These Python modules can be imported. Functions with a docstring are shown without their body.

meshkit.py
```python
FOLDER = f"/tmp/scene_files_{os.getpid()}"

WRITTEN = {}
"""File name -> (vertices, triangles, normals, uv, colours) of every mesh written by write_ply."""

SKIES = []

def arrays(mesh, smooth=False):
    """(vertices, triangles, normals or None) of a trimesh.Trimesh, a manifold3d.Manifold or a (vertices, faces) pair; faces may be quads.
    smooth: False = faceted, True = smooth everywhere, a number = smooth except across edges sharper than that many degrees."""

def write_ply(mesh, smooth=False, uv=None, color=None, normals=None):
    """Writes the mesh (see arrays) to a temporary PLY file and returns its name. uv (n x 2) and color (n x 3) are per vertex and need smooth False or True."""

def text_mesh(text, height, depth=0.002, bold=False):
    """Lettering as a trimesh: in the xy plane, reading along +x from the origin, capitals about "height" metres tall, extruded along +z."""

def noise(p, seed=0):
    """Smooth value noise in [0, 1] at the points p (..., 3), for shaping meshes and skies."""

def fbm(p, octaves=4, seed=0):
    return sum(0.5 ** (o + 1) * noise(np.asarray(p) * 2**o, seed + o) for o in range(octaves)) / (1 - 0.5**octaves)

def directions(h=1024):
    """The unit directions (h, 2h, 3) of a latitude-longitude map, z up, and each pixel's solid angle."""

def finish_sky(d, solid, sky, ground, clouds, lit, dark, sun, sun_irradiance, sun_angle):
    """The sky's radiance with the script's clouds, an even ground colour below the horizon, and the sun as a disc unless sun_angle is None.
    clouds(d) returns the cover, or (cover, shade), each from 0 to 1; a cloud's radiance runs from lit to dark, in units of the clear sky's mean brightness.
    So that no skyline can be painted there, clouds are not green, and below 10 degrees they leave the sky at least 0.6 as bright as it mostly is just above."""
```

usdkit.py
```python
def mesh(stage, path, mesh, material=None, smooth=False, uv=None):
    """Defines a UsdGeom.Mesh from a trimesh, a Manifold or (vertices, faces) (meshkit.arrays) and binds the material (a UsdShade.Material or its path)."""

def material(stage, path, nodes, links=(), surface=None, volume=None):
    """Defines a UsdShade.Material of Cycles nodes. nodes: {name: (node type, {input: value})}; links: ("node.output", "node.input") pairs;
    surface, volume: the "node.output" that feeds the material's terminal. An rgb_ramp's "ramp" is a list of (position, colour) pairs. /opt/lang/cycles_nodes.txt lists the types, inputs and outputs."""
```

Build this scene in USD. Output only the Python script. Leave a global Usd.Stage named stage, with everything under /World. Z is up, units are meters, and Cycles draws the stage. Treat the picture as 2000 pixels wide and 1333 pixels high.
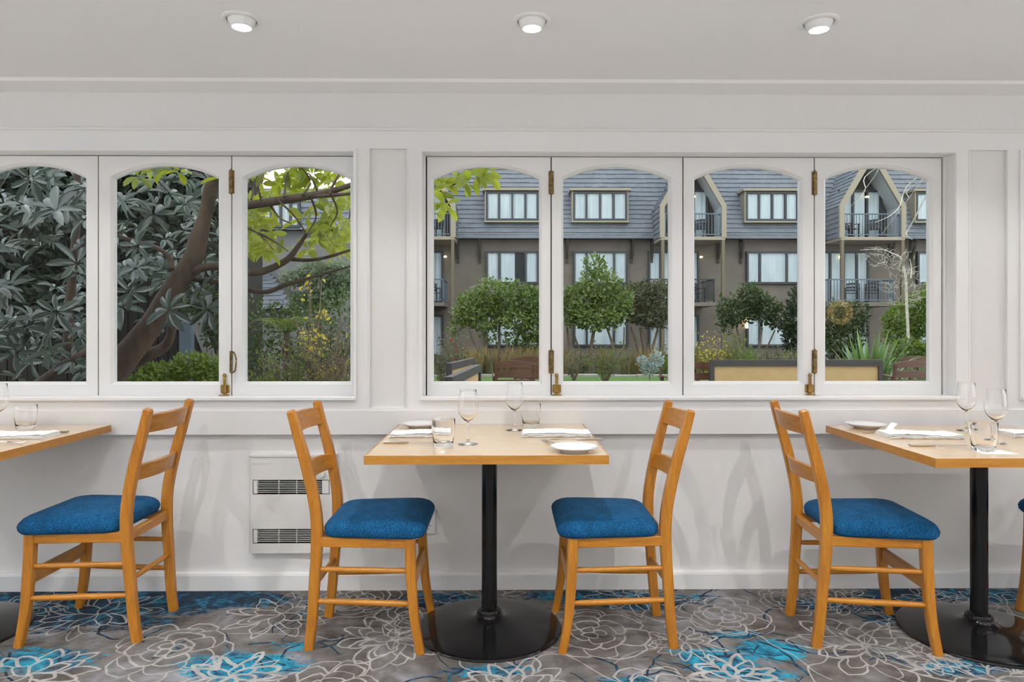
import math, random
import numpy as np, trimesh, usdkit
from meshkit import noise, fbm
from pxr import Usd, UsdGeom, UsdLux, UsdShade, Gf, Sdf, Vt
import shapely
from shapely.geometry import Polygon, LineString, box as sbox
from shapely.ops import unary_union

PI = math.pi
stage = Usd.Stage.CreateInMemory()
UsdGeom.SetStageUpAxis(stage, UsdGeom.Tokens.z)
UsdGeom.SetStageMetersPerUnit(stage, 1.0)
UsdGeom.Xform.Define(stage, '/World')
UsdGeom.Scope.Define(stage, '/World/Looks')

# ---------------------------------------------------------------- camera
F, HORIZON, EYE, DIST, YAW = 1333.0, 642.0, 1.17, 3.064, 0.0097
cam = UsdGeom.Camera.Define(stage, '/World/camera')
cam.CreateHorizontalApertureAttr(36.0)
cam.CreateVerticalApertureAttr(36.0 * 1333 / 2000)
cam.CreateFocalLengthAttr(36.0 * F / 2000)
cam.CreateVerticalApertureOffsetAttr(-(666.5 - HORIZON) / 2000 * 36.0)
cam.CreateClippingRangeAttr(Gf.Vec2f(0.05, 1000))
cam.AddTranslateOp().Set(Gf.Vec3d(0, -DIST, EYE))
cam.AddRotateZOp().Set(-math.degrees(YAW))
cam.AddRotateXOp().Set(90.0)
cam.CreateExposureAttr(1.0)

# ---------------------------------------------------------------- sky: an even, bright overcast
SKY = 0.42
dome = UsdLux.DomeLight.Define(stage, '/World/overcast_sky')
dome.CreateIntensityAttr(SKY)
dome.CreateColorAttr(Gf.Vec3f(0.93, 0.97, 1.0))
# a weak high sun behind thin cloud (soft edged)
sun = UsdLux.DistantLight.Define(stage, '/World/veiled_sun')
sun.CreateIntensityAttr(0.35)
sun.CreateAngleAttr(12.0)
sun.CreateColorAttr(Gf.Vec3f(1.0, 0.95, 0.86))
sun.AddRotateZOp().Set(150.0)
sun.AddRotateXOp().Set(38.0)
LENS = 14.0        # radiance of a spotlight's frosted lens
SPOT = 1.75        # intensity of the beam of a spotlight in the window row
DEEP = 7.3        # the same for the unseen spots placed behind the camera
UPLIGHT = 98.0     # radiance of an added fill uplighter's bowl behind the camera


def at(px, py, Y):
    """(X, Z) of the point seen at a pixel of the photograph on the plane y = Y."""
    r, u = (px - 1000.0) / F, (HORIZON - py) / F
    t = (Y + DIST) / (math.cos(YAW) - r * math.sin(YAW))
    return t * (math.sin(YAW) + r * math.cos(YAW)), EYE + t * u


def at_z(px, py, Z):
    """(X, Y) of the point seen at a pixel on the level z = Z."""
    r, u = (px - 1000.0) / F, (HORIZON - py) / F
    t = (Z - EYE) / u
    return t * (math.sin(YAW) + r * math.cos(YAW)), -DIST + t * (math.cos(YAW) - r * math.sin(YAW))


def X(px, Y=0.0): return at(px, HORIZON, Y)[0]
def Z(py, Y=0.0, px=987): return at(px, py, Y)[1]


# ---------------------------------------------------------------- prims
counts = {}


def fresh(parent, name):
    key = f'{parent}/{name}'
    n = counts.get(key, -1) + 1
    counts[key] = n
    return key if n == 0 else f'{key}_{n:03d}'


def path_of(p): return '/World' if p is None else str(p.GetPath())


def tag(p, label=None, cat=None, group=None, kind=None):
    p = p.GetPrim()
    for k, v in (('label', label), ('category', cat), ('group', group), ('kind', kind)):
        if v: p.SetCustomDataByKey(k, v)
    return p


def thing(name, label=None, cat=None, loc=(0, 0, 0), rz=0.0, group=None, kind=None, tilt=None):
    x = UsdGeom.Xform.Define(stage, fresh('/World', name))
    x.AddTranslateOp().Set(Gf.Vec3d(*map(float, loc)))
    x.AddRotateZOp().Set(float(rz))
    if tilt: x.AddRotateXYZOp().Set(Gf.Vec3f(*map(float, tilt)))
    return tag(x, label, cat, group, kind)


def obj(name, mesh, mat, parent=None, smooth=30, label=None, cat=None, group=None, kind=None, off=None):
    if isinstance(mesh, MB): mesh = mesh.get()
    if off is not None:
        v, f = (mesh.vertices, mesh.faces) if hasattr(mesh, 'vertices') else mesh
        mesh = (np.asarray(v, float) - np.asarray(off, float), f)
    m = usdkit.mesh(stage, fresh(path_of(parent), name), mesh, M[mat] if isinstance(mat, str) else mat, smooth=smooth)
    return tag(m, label, cat, group, kind)


def copy_of(root, loc, rz=0.0, label=None, group=None, name=None, instance=True):
    was = root.GetCustomData()
    base = name or root.GetName()
    x = UsdGeom.Xform.Define(stage, fresh('/World', base))
    p = x.GetPrim()
    p.GetReferences().AddInternalReference(root.GetPath())
    if instance: p.SetInstanceable(True)
    p.GetAttribute('xformOp:translate').Set(Gf.Vec3d(*map(float, loc)))
    p.GetAttribute('xformOp:rotateZ').Set(float(rz))
    tag(p, label or was.get('label'), was.get('category'), group or was.get('group'))
    return p


# ---------------------------------------------------------------- mesh helpers
class MB:
    def __init__(self): self.v, self.f, self.n = [], [], 0

    def add(self, m, f=None, flip=False):
        if f is None: v, f = (m.vertices, m.faces) if hasattr(m, 'vertices') else m
        else: v = m
        v, f = np.asarray(v, float).reshape(-1, 3), np.asarray(f, int)
        if f.shape[1] == 4: f = np.vstack([f[:, [0, 1, 2]], f[:, [0, 2, 3]]])
        if flip: f = f[:, ::-1]
        self.v.append(v); self.f.append(f + self.n); self.n += len(v)
        return self

    def get(self): return np.vstack(self.v), np.vstack(self.f)


_CB = None


def bx(x0, x1, y0, y1, z0, z1, c=0.0):
    """Box between two corners with edges chamfered by c."""
    lo, hi = np.array([min(x0, x1), min(y0, y1), min(z0, z1)]), np.array([max(x0, x1), max(y0, y1), max(z0, z1)])
    c = min(c, 0.45 * (hi - lo).min())
    if c <= 0:
        v = np.array([[(lo, hi)[i][0], (lo, hi)[j][1], (lo, hi)[k][2]] for i in (0, 1) for j in (0, 1) for k in (0, 1)])
        f = np.array([[0, 1, 3, 2], [4, 6, 7, 5], [0, 4, 5, 1], [2, 3, 7, 6], [0, 2, 6, 4], [1, 5, 7, 3]])
        return v, np.vstack([f[:, [0, 1, 2]], f[:, [0, 2, 3]]])
    global _CB
    if _CB is None:
        p = []
        for s in np.ndindex(2, 2, 2):
            for a in range(3):
                q = [(0.2 if k == 0 else 0.8) for k in s]
                q[a] = float(s[a]); p.append(q)
        h = trimesh.convex.convex_hull(np.array(p))
        q = np.round(h.vertices, 6)
        _CB = (q, h.faces)
    q, f = _CB
    w = np.where(q == 0, lo, np.where(q == 1, hi, np.where(q < 0.5, lo + c, hi - c)))
    return w, f


def hull(points):
    h = trimesh.convex.convex_hull(np.asarray(points, float))
    return np.array(h.vertices), np.array(h.faces)


def frames(p):
    p = np.asarray(p, float)
    t = np.gradient(p, axis=0)
    t /= np.linalg.norm(t, axis=1, keepdims=True) + 1e-12
    ref = np.array([0, 0, 1.0]) if abs(t[:, 2]).mean() < 0.8 else np.array([1.0, 0, 0])
    a = np.cross(t, ref); a /= np.linalg.norm(a, axis=1, keepdims=True) + 1e-12
    return t, a, np.cross(t, a)


def tube(points, radii, sides=10, caps=True):
    p = np.asarray(points, float)
    t, a, b = frames(p)
    r = np.broadcast_to(np.asarray(radii, float), (len(p),))
    ang = np.arange(sides) * 2 * PI / sides
    v = (p[:, None] + r[:, None, None] * (np.cos(ang)[None, :, None] * a[:, None] + np.sin(ang)[None, :, None] * b[:, None])).reshape(-1, 3)
    i, j = np.meshgrid(np.arange(len(p) - 1), np.arange(sides), indexing='ij')
    q = np.stack([i * sides + j, i * sides + (j + 1) % sides, (i + 1) * sides + (j + 1) % sides, (i + 1) * sides + j], -1).reshape(-1, 4)
    f = np.vstack([q[:, [0, 2, 1]], q[:, [0, 3, 2]]])
    if caps:
        n = len(v); e = (len(p) - 1) * sides
        v = np.vstack([v, p[:1], p[-1:]])
        k = np.arange(sides)
        f = np.vstack([f, np.stack([np.full(sides, n), k, (k + 1) % sides], 1), np.stack([np.full(sides, n + 1), e + (k + 1) % sides, e + k], 1)])
    return v, f


def bar(points, wx, wy, ux=None, c=0.003):
    """A bar of chamfered rectangular section along a path. wx: width along ux, wy: the other width."""
    p = np.asarray(points, float)
    t, a, b = frames(p)
    if ux is not None:
        ux = np.asarray(ux, float)
        a = ux - (t @ ux)[:, None] * t; a /= np.linalg.norm(a, axis=1, keepdims=True)
        b = np.cross(t, a)
    wx, wy = np.broadcast_to(np.asarray(wx, float) / 2, (len(p),)), np.broadcast_to(np.asarray(wy, float) / 2, (len(p),))
    rows = []
    for sx, sy, dx, dy in ((1, 1, 0, -1), (1, 1, -1, 0), (-1, 1, 1, 0), (-1, 1, 0, -1), (-1, -1, 0, 1), (-1, -1, 1, 0), (1, -1, -1, 0), (1, -1, 0, 1)):
        rows.append(p + (sx * wx + dx * c)[:, None] * a + (sy * wy + dy * c)[:, None] * b)
    v = np.stack(rows, 1).reshape(-1, 3)
    i, j = np.meshgrid(np.arange(len(p) - 1), np.arange(8), indexing='ij')
    q = np.stack([i * 8 + j, i * 8 + (j + 1) % 8, (i + 1) * 8 + (j + 1) % 8, (i + 1) * 8 + j], -1).reshape(-1, 4)
    f = np.vstack([q[:, [0, 1, 2]], q[:, [0, 2, 3]]])
    e = (len(p) - 1) * 8
    f = np.vstack([f, [[0, k + 1, k] for k in range(1, 7)], [[e, e + k, e + k + 1] for k in range(1, 7)]])
    return v, f


def lathe(profile, n=32, center=(0, 0, 0), squash=1.0):
    """Surface of revolution of (r, z) pairs about the z axis; outside to the right of the profile's run."""
    p = np.asarray(profile, float)
    ang = np.arange(n) * 2 * PI / n
    v = np.stack([p[:, 0, None] * np.cos(ang), p[:, 0, None] * np.sin(ang) * squash, np.broadcast_to(p[:, 1, None], (len(p), n))], -1).reshape(-1, 3) + np.asarray(center, float)
    i, j = np.meshgrid(np.arange(len(p) - 1), np.arange(n), indexing='ij')
    q = np.stack([i * n + j, i * n + (j + 1) % n, (i + 1) * n + (j + 1) % n, (i + 1) * n + j], -1).reshape(-1, 4)
    return v, np.vstack([q[:, [0, 1, 2]], q[:, [0, 2, 3]]])


def loft(loops, cap0=True, cap1=True):
    """Skins closed loops of equal counts."""
    n = len(loops[0]); v = np.vstack(loops)
    i, j = np.meshgrid(np.arange(len(loops) - 1), np.arange(n), indexing='ij')
    q = np.stack([i * n + j, i * n + (j + 1) % n, (i + 1) * n + (j + 1) % n, (i + 1) * n + j], -1).reshape(-1, 4)
    f = [q[:, [0, 1, 2]], q[:, [0, 2, 3]]]
    k = np.arange(n)
    if cap0:
        v = np.vstack([v, loops[0].mean(0)]); f.append(np.stack([np.full(n, len(v) - 1), (k + 1) % n, k], 1))
    if cap1:
        e = (len(loops) - 1) * n
        v = np.vstack([v, loops[-1].mean(0)]); f.append(np.stack([np.full(n, len(v) - 1), e + k, e + (k + 1) % n], 1))
    return v, np.vstack(f)


def extrude_xz(poly, y0, y1):
    """A shapely polygon in (x, z) extruded from y0 to y1 (y1 > y0)."""
    out = MB()
    for g in getattr(poly, 'geoms', [poly]):
        if g.area < 1e-9: continue
        m = trimesh.creation.extrude_polygon(g, y1 - y0, engine='earcut')
        v = np.array(m.vertices)
        out.add(np.stack([v[:, 0], y1 - v[:, 2], v[:, 1]], 1), m.faces)
    return out.get()


def extrude_xy(poly, z0, z1):
    out = MB()
    for g in getattr(poly, 'geoms', [poly]):
        m = trimesh.creation.extrude_polygon(g, z1 - z0, engine='earcut')
        v = np.array(m.vertices); v[:, 2] += z0
        out.add(v, m.faces)
    return out.get()


def rot_z(v, a, c=(0, 0, 0)):
    v = np.asarray(v, float) - c
    ca, sa = math.cos(a), math.sin(a)
    return np.stack([v[:, 0] * ca - v[:, 1] * sa, v[:, 0] * sa + v[:, 1] * ca, v[:, 2]], 1) + c


def spline(pts, n=24):
    """Catmull-Rom through the points."""
    p = np.asarray(pts, float)
    p = np.vstack([2 * p[0] - p[1], p, 2 * p[-1] - p[-2]])
    out = []
    for s in np.linspace(0, len(p) - 3 - 1e-9, n):
        i = int(s); t = s - i
        a, b, c, d = p[i:i + 4]
        out.append(0.5 * (2 * b + (c - a) * t + (2 * a - 5 * b + 4 * c - d) * t * t + (3 * b - a - 3 * c + d) * t ** 3))
    return np.array(out)


def interp_path(pts, n=16):
    return spline(pts, n)
# ---------------------------------------------------------------- materials
M = {}


def mat(name, nodes, links=(), surface='p.BSDF', volume=None):
    M[name] = usdkit.material(stage, f'/World/Looks/{name}', nodes, links, surface=surface, volume=volume)
    return M[name]


def plain(name, color, rough=0.5, **kw):
    return mat(name, {'p': ('principled_bsdf', {'base_color': color, 'roughness': rough, **kw})})


def mottled(name, c1, c2, scale=4.0, rough=0.6, bump=0.0, bscale=60.0, stretch=(1, 1, 1), detail=4.0, coord='object', lo=0.3, hi=0.7, dist=0.0, **kw):
    nodes = {'t': ('texture_coordinate', {}), 'm': ('mapping', {'scale': stretch}), 'n': ('noise_texture', {'scale': scale, 'detail': detail, 'roughness': 0.6, 'distortion': dist}),
             'r': ('rgb_ramp', {'ramp': [(lo, c1), (hi, c2)]}), 'p': ('principled_bsdf', {'roughness': rough, **kw})}
    links = [(f't.{coord}', 'm.vector'), ('m.vector', 'n.vector'), ('n.fac', 'r.fac'), ('r.color', 'p.base_color')]
    if bump:
        nodes['nb'] = ('noise_texture', {'scale': bscale, 'detail': 3.0})
        nodes['b'] = ('bump', {'strength': 1.0, 'distance': bump})
        links += [('m.vector', 'nb.vector'), ('nb.fac', 'b.height'), ('b.normal', 'p.normal')]
    return mat(name, nodes, links)


mottled('wall_paint', (0.74, 0.735, 0.73), (0.78, 0.775, 0.77), scale=1.2, rough=0.55, bump=0.0004, bscale=180)
mottled('ceiling_paint', (0.87, 0.87, 0.87), (0.90, 0.90, 0.90), scale=0.8, rough=0.7, bump=0.0003, bscale=150)
mottled('trim_paint', (0.78, 0.78, 0.785), (0.81, 0.81, 0.81), scale=2, rough=0.32)
mottled('far_wall_paint', (0.74, 0.745, 0.75), (0.78, 0.785, 0.79), scale=1.2, rough=0.6)
mottled('heater_enamel', (0.70, 0.69, 0.67), (0.73, 0.72, 0.70), scale=3, rough=0.35)
plain('heater_dark', (0.015, 0.015, 0.016), 0.6)
plain('white_plastic', (0.74, 0.73, 0.70), 0.3)
plain('slot_black', (0.01, 0.01, 0.01), 0.7)
plain('gap_dark', (0.05, 0.048, 0.045), 0.8)
plain('fitting_white', (0.82, 0.82, 0.81), 0.35)


def wood(name, c1, c2, c3, stretch, rough=0.36, scale=6.0, coat=0.12):
    mat(name, {'t': ('texture_coordinate', {}), 'i': ('object_info', {}), 'cx': ('combine_xyz', {}), 'k': ('math', {'math_type': 'multiply', 'value2': 37.0}),
               'va': ('vector_math', {'math_type': 'add'}), 'm': ('mapping', {'scale': stretch}),
               'n': ('noise_texture', {'scale': scale, 'detail': 5.0, 'roughness': 0.6, 'distortion': 0.6}),
               'n2': ('noise_texture', {'scale': scale * 7, 'detail': 3.0}),
               'r': ('rgb_ramp', {'ramp': [(0.25, c1), (0.5, c2), (0.78, c3)]}),
               'r2': ('rgb_ramp', {'ramp': [(0.3, (0.86, 0.84, 0.8)), (0.65, (1.05, 1.05, 1.05))]}),
               'mx': ('mix', {'mix_type': 'multiply', 'fac': 1.0}),
               'p': ('principled_bsdf', {'roughness': rough, 'coat_weight': coat, 'coat_roughness': 0.18}),
               'b': ('bump', {'strength': 0.5, 'distance': 0.0004})},
        [('i.random', 'k.value1'), ('k.value', 'cx.x'), ('k.value', 'cx.y'), ('t.object', 'va.vector1'), ('cx.vector', 'va.vector2'), ('va.vector', 'm.vector'),
         ('m.vector', 'n.vector'), ('m.vector', 'n2.vector'), ('n.fac', 'r.fac'), ('n2.fac', 'r2.fac'), ('r.color', 'mx.color1'), ('r2.color', 'mx.color2'), ('mx.color', 'p.base_color'),
         ('n2.fac', 'b.height'), ('b.normal', 'p.normal')])


HONEY = ((0.36, 0.128, 0.010), (0.49, 0.19, 0.015), (0.58, 0.25, 0.027))
wood('honey_wood_upright', *HONEY, (9, 9, 1.0))
wood('honey_wood_across', *HONEY, (9, 1.0, 9))
wood('honey_wood_along', *HONEY, (1.0, 9, 9))
wood('table_veneer', (0.64, 0.42, 0.21), (0.70, 0.48, 0.26), (0.75, 0.53, 0.30), (1.0, 8, 8), rough=0.25, scale=5, coat=1.0)
wood('table_edge', (0.42, 0.175, 0.024), (0.49, 0.215, 0.032), (0.55, 0.26, 0.048), (1.2, 1.2, 14), rough=0.3, scale=5)
mat('seat_fabric', {'t': ('texture_coordinate', {}), 'n': ('noise_texture', {'scale': 260.0, 'detail': 3.0, 'roughness': 0.7}), 'n2': ('noise_texture', {'scale': 22.0, 'detail': 4.0}),
                    'w': ('wave_texture', {'scale': 240.0, 'distortion': 1.5, 'detail': 2.0}),
                    'r': ('rgb_ramp', {'ramp': [(0.34, (0.003, 0.026, 0.070)), (0.54, (0.010, 0.100, 0.240)), (0.8, (0.026, 0.21, 0.45))]}),
                    'r2': ('rgb_ramp', {'ramp': [(0.3, (0.8, 0.8, 0.8)), (0.7, (1.15, 1.15, 1.15))]}), 'mx': ('mix', {'mix_type': 'multiply', 'fac': 1.0}),
                    'b': ('bump', {'strength': 0.7, 'distance': 0.0012}),
                    'p': ('principled_bsdf', {'roughness': 0.9, 'sheen_weight': 0.05, 'sheen_roughness': 0.5, 'sheen_tint': (0.4, 0.7, 1.0), 'specular_ior_level': 0.15})},
    [('t.object', 'n.vector'), ('t.object', 'n2.vector'), ('t.object', 'w.vector'), ('n.fac', 'r.fac'), ('n2.fac', 'r2.fac'), ('r.color', 'mx.color1'), ('r2.color', 'mx.color2'),
     ('mx.color', 'p.base_color'), ('n.fac', 'b.height'), ('b.normal', 'p.normal')])
mottled('black_gloss', (0.006, 0.006, 0.007), (0.010, 0.010, 0.011), scale=8, rough=0.10, specular_ior_level=0.38)
plain('porcelain', (0.80, 0.80, 0.79), 0.12, coat_weight=0.5)
plain('plate_print', (0.25, 0.32, 0.45), 0.2)
mottled('napkin_linen', (0.80, 0.79, 0.78), (0.86, 0.85, 0.84), scale=60, rough=0.85, bump=0.0006, bscale=700)
plain('steel', (0.62, 0.60, 0.57), 0.18, metallic=1.0)
plain('steel_handle', (0.50, 0.45, 0.38), 0.3, metallic=1.0)
plain('glassware', (1, 1, 1), 0.0, transmission_weight=1.0, ior=1.47)
mottled('brass', (0.26, 0.16, 0.05), (0.48, 0.31, 0.10), scale=40, rough=0.33, metallic=1.0)
mottled('brass_dark', (0.10, 0.07, 0.035), (0.34, 0.24, 0.10), scale=60, rough=0.42, metallic=1.0)
plain('paper_white', (0.80, 0.79, 0.76), 0.8)
mat('lamp_glow', {'e': ('emission', {'color': (1.0, 0.985, 0.96), 'strength': LENS})}, surface='e.emission')
mat('uplight_glow', {'e': ('emission', {'color': (0.96, 0.98, 1.0), 'strength': UPLIGHT})}, surface='e.emission')
mat('ring_glow', {'e': ('emission', {'color': (1.0, 0.70, 0.22), 'strength': 8.0})}, surface='e.emission')
mat('wall_lamp_glow', {'e': ('emission', {'color': (1.0, 0.72, 0.35), 'strength': 3.0})}, surface='e.emission')
mat('window_glass', {'f': ('fresnel', {'IOR': 1.15}), 't': ('transparent_bsdf', {'color': (0.97, 0.985, 0.98)}), 'g': ('glossy_bsdf', {'color': (0.9, 0.9, 0.9), 'roughness': 0.0}), 'm': ('mix_closure', {})},
    [('f.fac', 'm.fac'), ('t.BSDF', 'm.closure1'), ('g.BSDF', 'm.closure2')], surface='m.closure')

# the carpet: greys and taupes, brushed blue patches (mesh attribute "blue"), pale drawn flowers (mesh attribute "ink")
mat('carpet', {
    't': ('texture_coordinate', {}), 'm': ('mapping', {'scale': (1, 1, 1)}), 'ms': ('mapping', {'scale': (9, 30, 1), 'rotation': (0, 0, 0.5)}),
    'n': ('noise_texture', {'scale': 3.2, 'detail': 4.0, 'roughness': 0.62, 'distortion': 0.8}),
    'nt': ('noise_texture', {'scale': 14.0, 'detail': 4.0, 'roughness': 0.65, 'distortion': 0.5}),
    'r': ('rgb_ramp', {'ramp': [(0.30, (0.080, 0.067, 0.052)), (0.43, (0.138, 0.121, 0.104)), (0.55, (0.205, 0.194, 0.184)), (0.68, (0.31, 0.31, 0.34))]}),
    'rt': ('rgb_ramp', {'ramp': [(0.3, (0.62, 0.6, 0.58)), (0.62, (1.12, 1.12, 1.14))]}),
    'mt': ('mix', {'mix_type': 'multiply', 'fac': 1.0}),
    'ns': ('noise_texture', {'scale': 1.0, 'detail': 5.0, 'roughness': 0.7, 'distortion': 1.6}),
    'nc': ('noise_texture', {'scale': 11.0, 'detail': 4.0, 'roughness': 0.6, 'distortion': 2.0}),
    'ab': ('attribute', {'attribute': 'blue'}), 'ai': ('attribute', {'attribute': 'ink'}),
    's1': ('math', {'math_type': 'multiply_add', 'value2': 1.5, 'value3': -0.75}), 's2': ('math', {'math_type': 'add'}),
    'rm': ('rgb_ramp', {'ramp': [(0.47, (0, 0, 0)), (0.58, (1, 1, 1))]}),
    'abr': ('attribute', {'attribute': 'bright'}), 'c1': ('math', {'math_type': 'add'}),
    'rb': ('rgb_ramp', {'ramp': [(0.38, (0.004, 0.022, 0.045)), (0.49, (0.006, 0.075, 0.150)), (0.58, (0.008, 0.20, 0.33)), (0.75, (0.012, 0.38, 0.56))]}),
    'mb': ('mix', {'mix_type': 'mix'}),
    'il': ('math', {'math_type': 'multiply', 'value2': 0.9}), 'inn': ('rgb_ramp', {'ramp': [(0.35, (0.36, 0.34, 0.32)), (0.65, (0.58, 0.555, 0.535))]}),
    'mi': ('mix', {'mix_type': 'mix'}),
    'np': ('noise_texture', {'scale': 620.0, 'detail': 2.0}), 'rp': ('rgb_ramp', {'ramp': [(0.3, (0.72, 0.72, 0.72)), (0.7, (1.2, 1.2, 1.2))]}), 'mp': ('mix', {'mix_type': 'multiply', 'fac': 1.0}),
    'b': ('bump', {'strength': 0.8, 'distance': 0.003}),
    'p': ('principled_bsdf', {'roughness': 0.95, 'specular_ior_level': 0.1, 'sheen_weight': 0.08})},
    [('t.object', 'm.vector'), ('t.object', 'ms.vector'), ('m.vector', 'n.vector'), ('m.vector', 'nt.vector'), ('ms.vector', 'ns.vector'), ('m.vector', 'nc.vector'), ('m.vector', 'np.vector'),
     ('n.fac', 'r.fac'), ('nt.fac', 'rt.fac'), ('r.color', 'mt.color1'), ('rt.color', 'mt.color2'), ('ns.fac', 's1.value1'), ('s1.value', 's2.value1'), ('ab.fac', 's2.value2'), ('s2.value', 'rm.fac'),
     ('nc.fac', 'c1.value1'), ('abr.fac', 'c1.value2'), ('c1.value', 'rb.fac'), ('mt.color', 'mb.color1'), ('rb.color', 'mb.color2'), ('rm.color', 'mb.fac'),
     ('ai.fac', 'il.value1'), ('il.value', 'mi.fac'), ('nt.fac', 'inn.fac'), ('mb.color', 'mi.color1'), ('inn.color', 'mi.color2'), ('np.fac', 'rp.fac'), ('mi.color', 'mp.color1'), ('rp.color', 'mp.color2'),
     ('mp.color', 'p.base_color'), ('np.fac', 'b.height'), ('b.normal', 'p.normal')])
# ---------------------------------------------------------------- the room
CEIL = Z(179)                          # ceiling height
ROOM_X0, ROOM_X1, ROOM_Y0 = -6.2, 6.6, -7.4
Y_APRON, Y_BOARD, Y_SASH = -0.018, -0.018, 0.045
WALL_OUT = 0.15


def struct(name, mesh, m, parent=None, smooth=30, **kw):
    return obj(name, mesh, m, parent, smooth, kind=None if parent else 'structure', **kw)


# openings (x0, x1, z0, z1) in the window wall, measured at its face
Z_TOP, Z_BOT = Z(295), Z(781)
OPEN = [(-3.42, X(697), Z_TOP, Z_BOT), (X(821), X(1864), Z_TOP, Z_BOT), (X(1986), X(1986) + 2.42, Z_TOP, Z_BOT)]


def ring_wall(x0, x1, z0, z1, y0, y1, holes):
    p = sbox(x0, z0, x1, z1)
    for a, b, c, d in holes: p = p.difference(sbox(min(a, b), min(c, d), max(a, b), max(c, d)))
    return extrude_xz(p, y0, y1)


w = struct('wall_front', ring_wall(ROOM_X0, ROOM_X1, 0, CEIL + 0.02, 0.012, WALL_OUT, OPEN), 'wall_paint', smooth=False)
tag(w, 'long white painted window wall with a recessed post panel between the windows', 'wall')
# boards on the wall: the ledge over the windows, uprights beside them, the apron under them
Zl, Zb = Z(259), Z(800)
board = sbox(ROOM_X0, Z(800), ROOM_X1, Zl)
for a, b, c, d in OPEN: board = board.difference(sbox(a, d, b, c))
for pa, pb in ((722, 797), (1888, 1963)): board = board.difference(sbox(X(pa), Z(797), X(pb), Z(293)))
struct('board', extrude_xz(board, Y_BOARD, 0.0125), 'trim_paint', w, smooth=False)
struct('apron', bx(ROOM_X0, ROOM_X1, Y_APRON - 0.004, 0.0125, Z(848), Z(800) + 0.0, 0.002), 'wall_paint', w, smooth=False)
struct('ledge', bx(ROOM_X0, ROOM_X1, Y_BOARD - 0.008, 0.0125, Zl, Zl + 0.014, 0.004), 'trim_paint', w, smooth=False)
struct('panel', extrude_xz(sbox(ROOM_X0, Zl + 0.014, ROOM_X1, CEIL), -0.004, 0.0125), 'wall_paint', w, smooth=False)
for pa, pb in ((722, 797), (1888, 1963)):
    struct('post_panel', bx(X(pa), X(pb), -0.001, 0.0125, Z(797), Z(293)), 'wall_paint', w, smooth=False)
    for q in (pa, pb):
        struct('bead', bx(X(q) - 0.004, X(q) + 0.004, Y_BOARD - 0.003, 0.0, Z(797), Z(293), 0.002), 'trim_paint', w, smooth=False)

rf = struct('roof', bx(ROOM_X0 - 0.4, ROOM_X1 + 0.4, ROOM_Y0 - 0.4, 0.85, CEIL + 0.26, CEIL + 0.42), 'gap_dark', smooth=False); tag(rf, 'unseen roof over the dining room, its eave added to shade the near leaves', 'roof')  # unseen roof, its eave added to shade the leaves outside
bm = MB()
prof = [(0, 0), (-0.012, 0), (-0.012, 0.066), (-0.009, 0.076), (0.0, 0.079), (0.012, 0.079), (0.012, 0)]
v = [[(x, y + 0.0, z) for y, z in prof] for x in (ROOM_X0, ROOM_X1)]
bm.add(*loft([np.array(v[0])[::-1], np.array(v[1])[::-1]]))
tag(struct('baseboard_front', bm, 'trim_paint', smooth=False), 'white baseboard along the window wall', 'baseboard')

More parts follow.
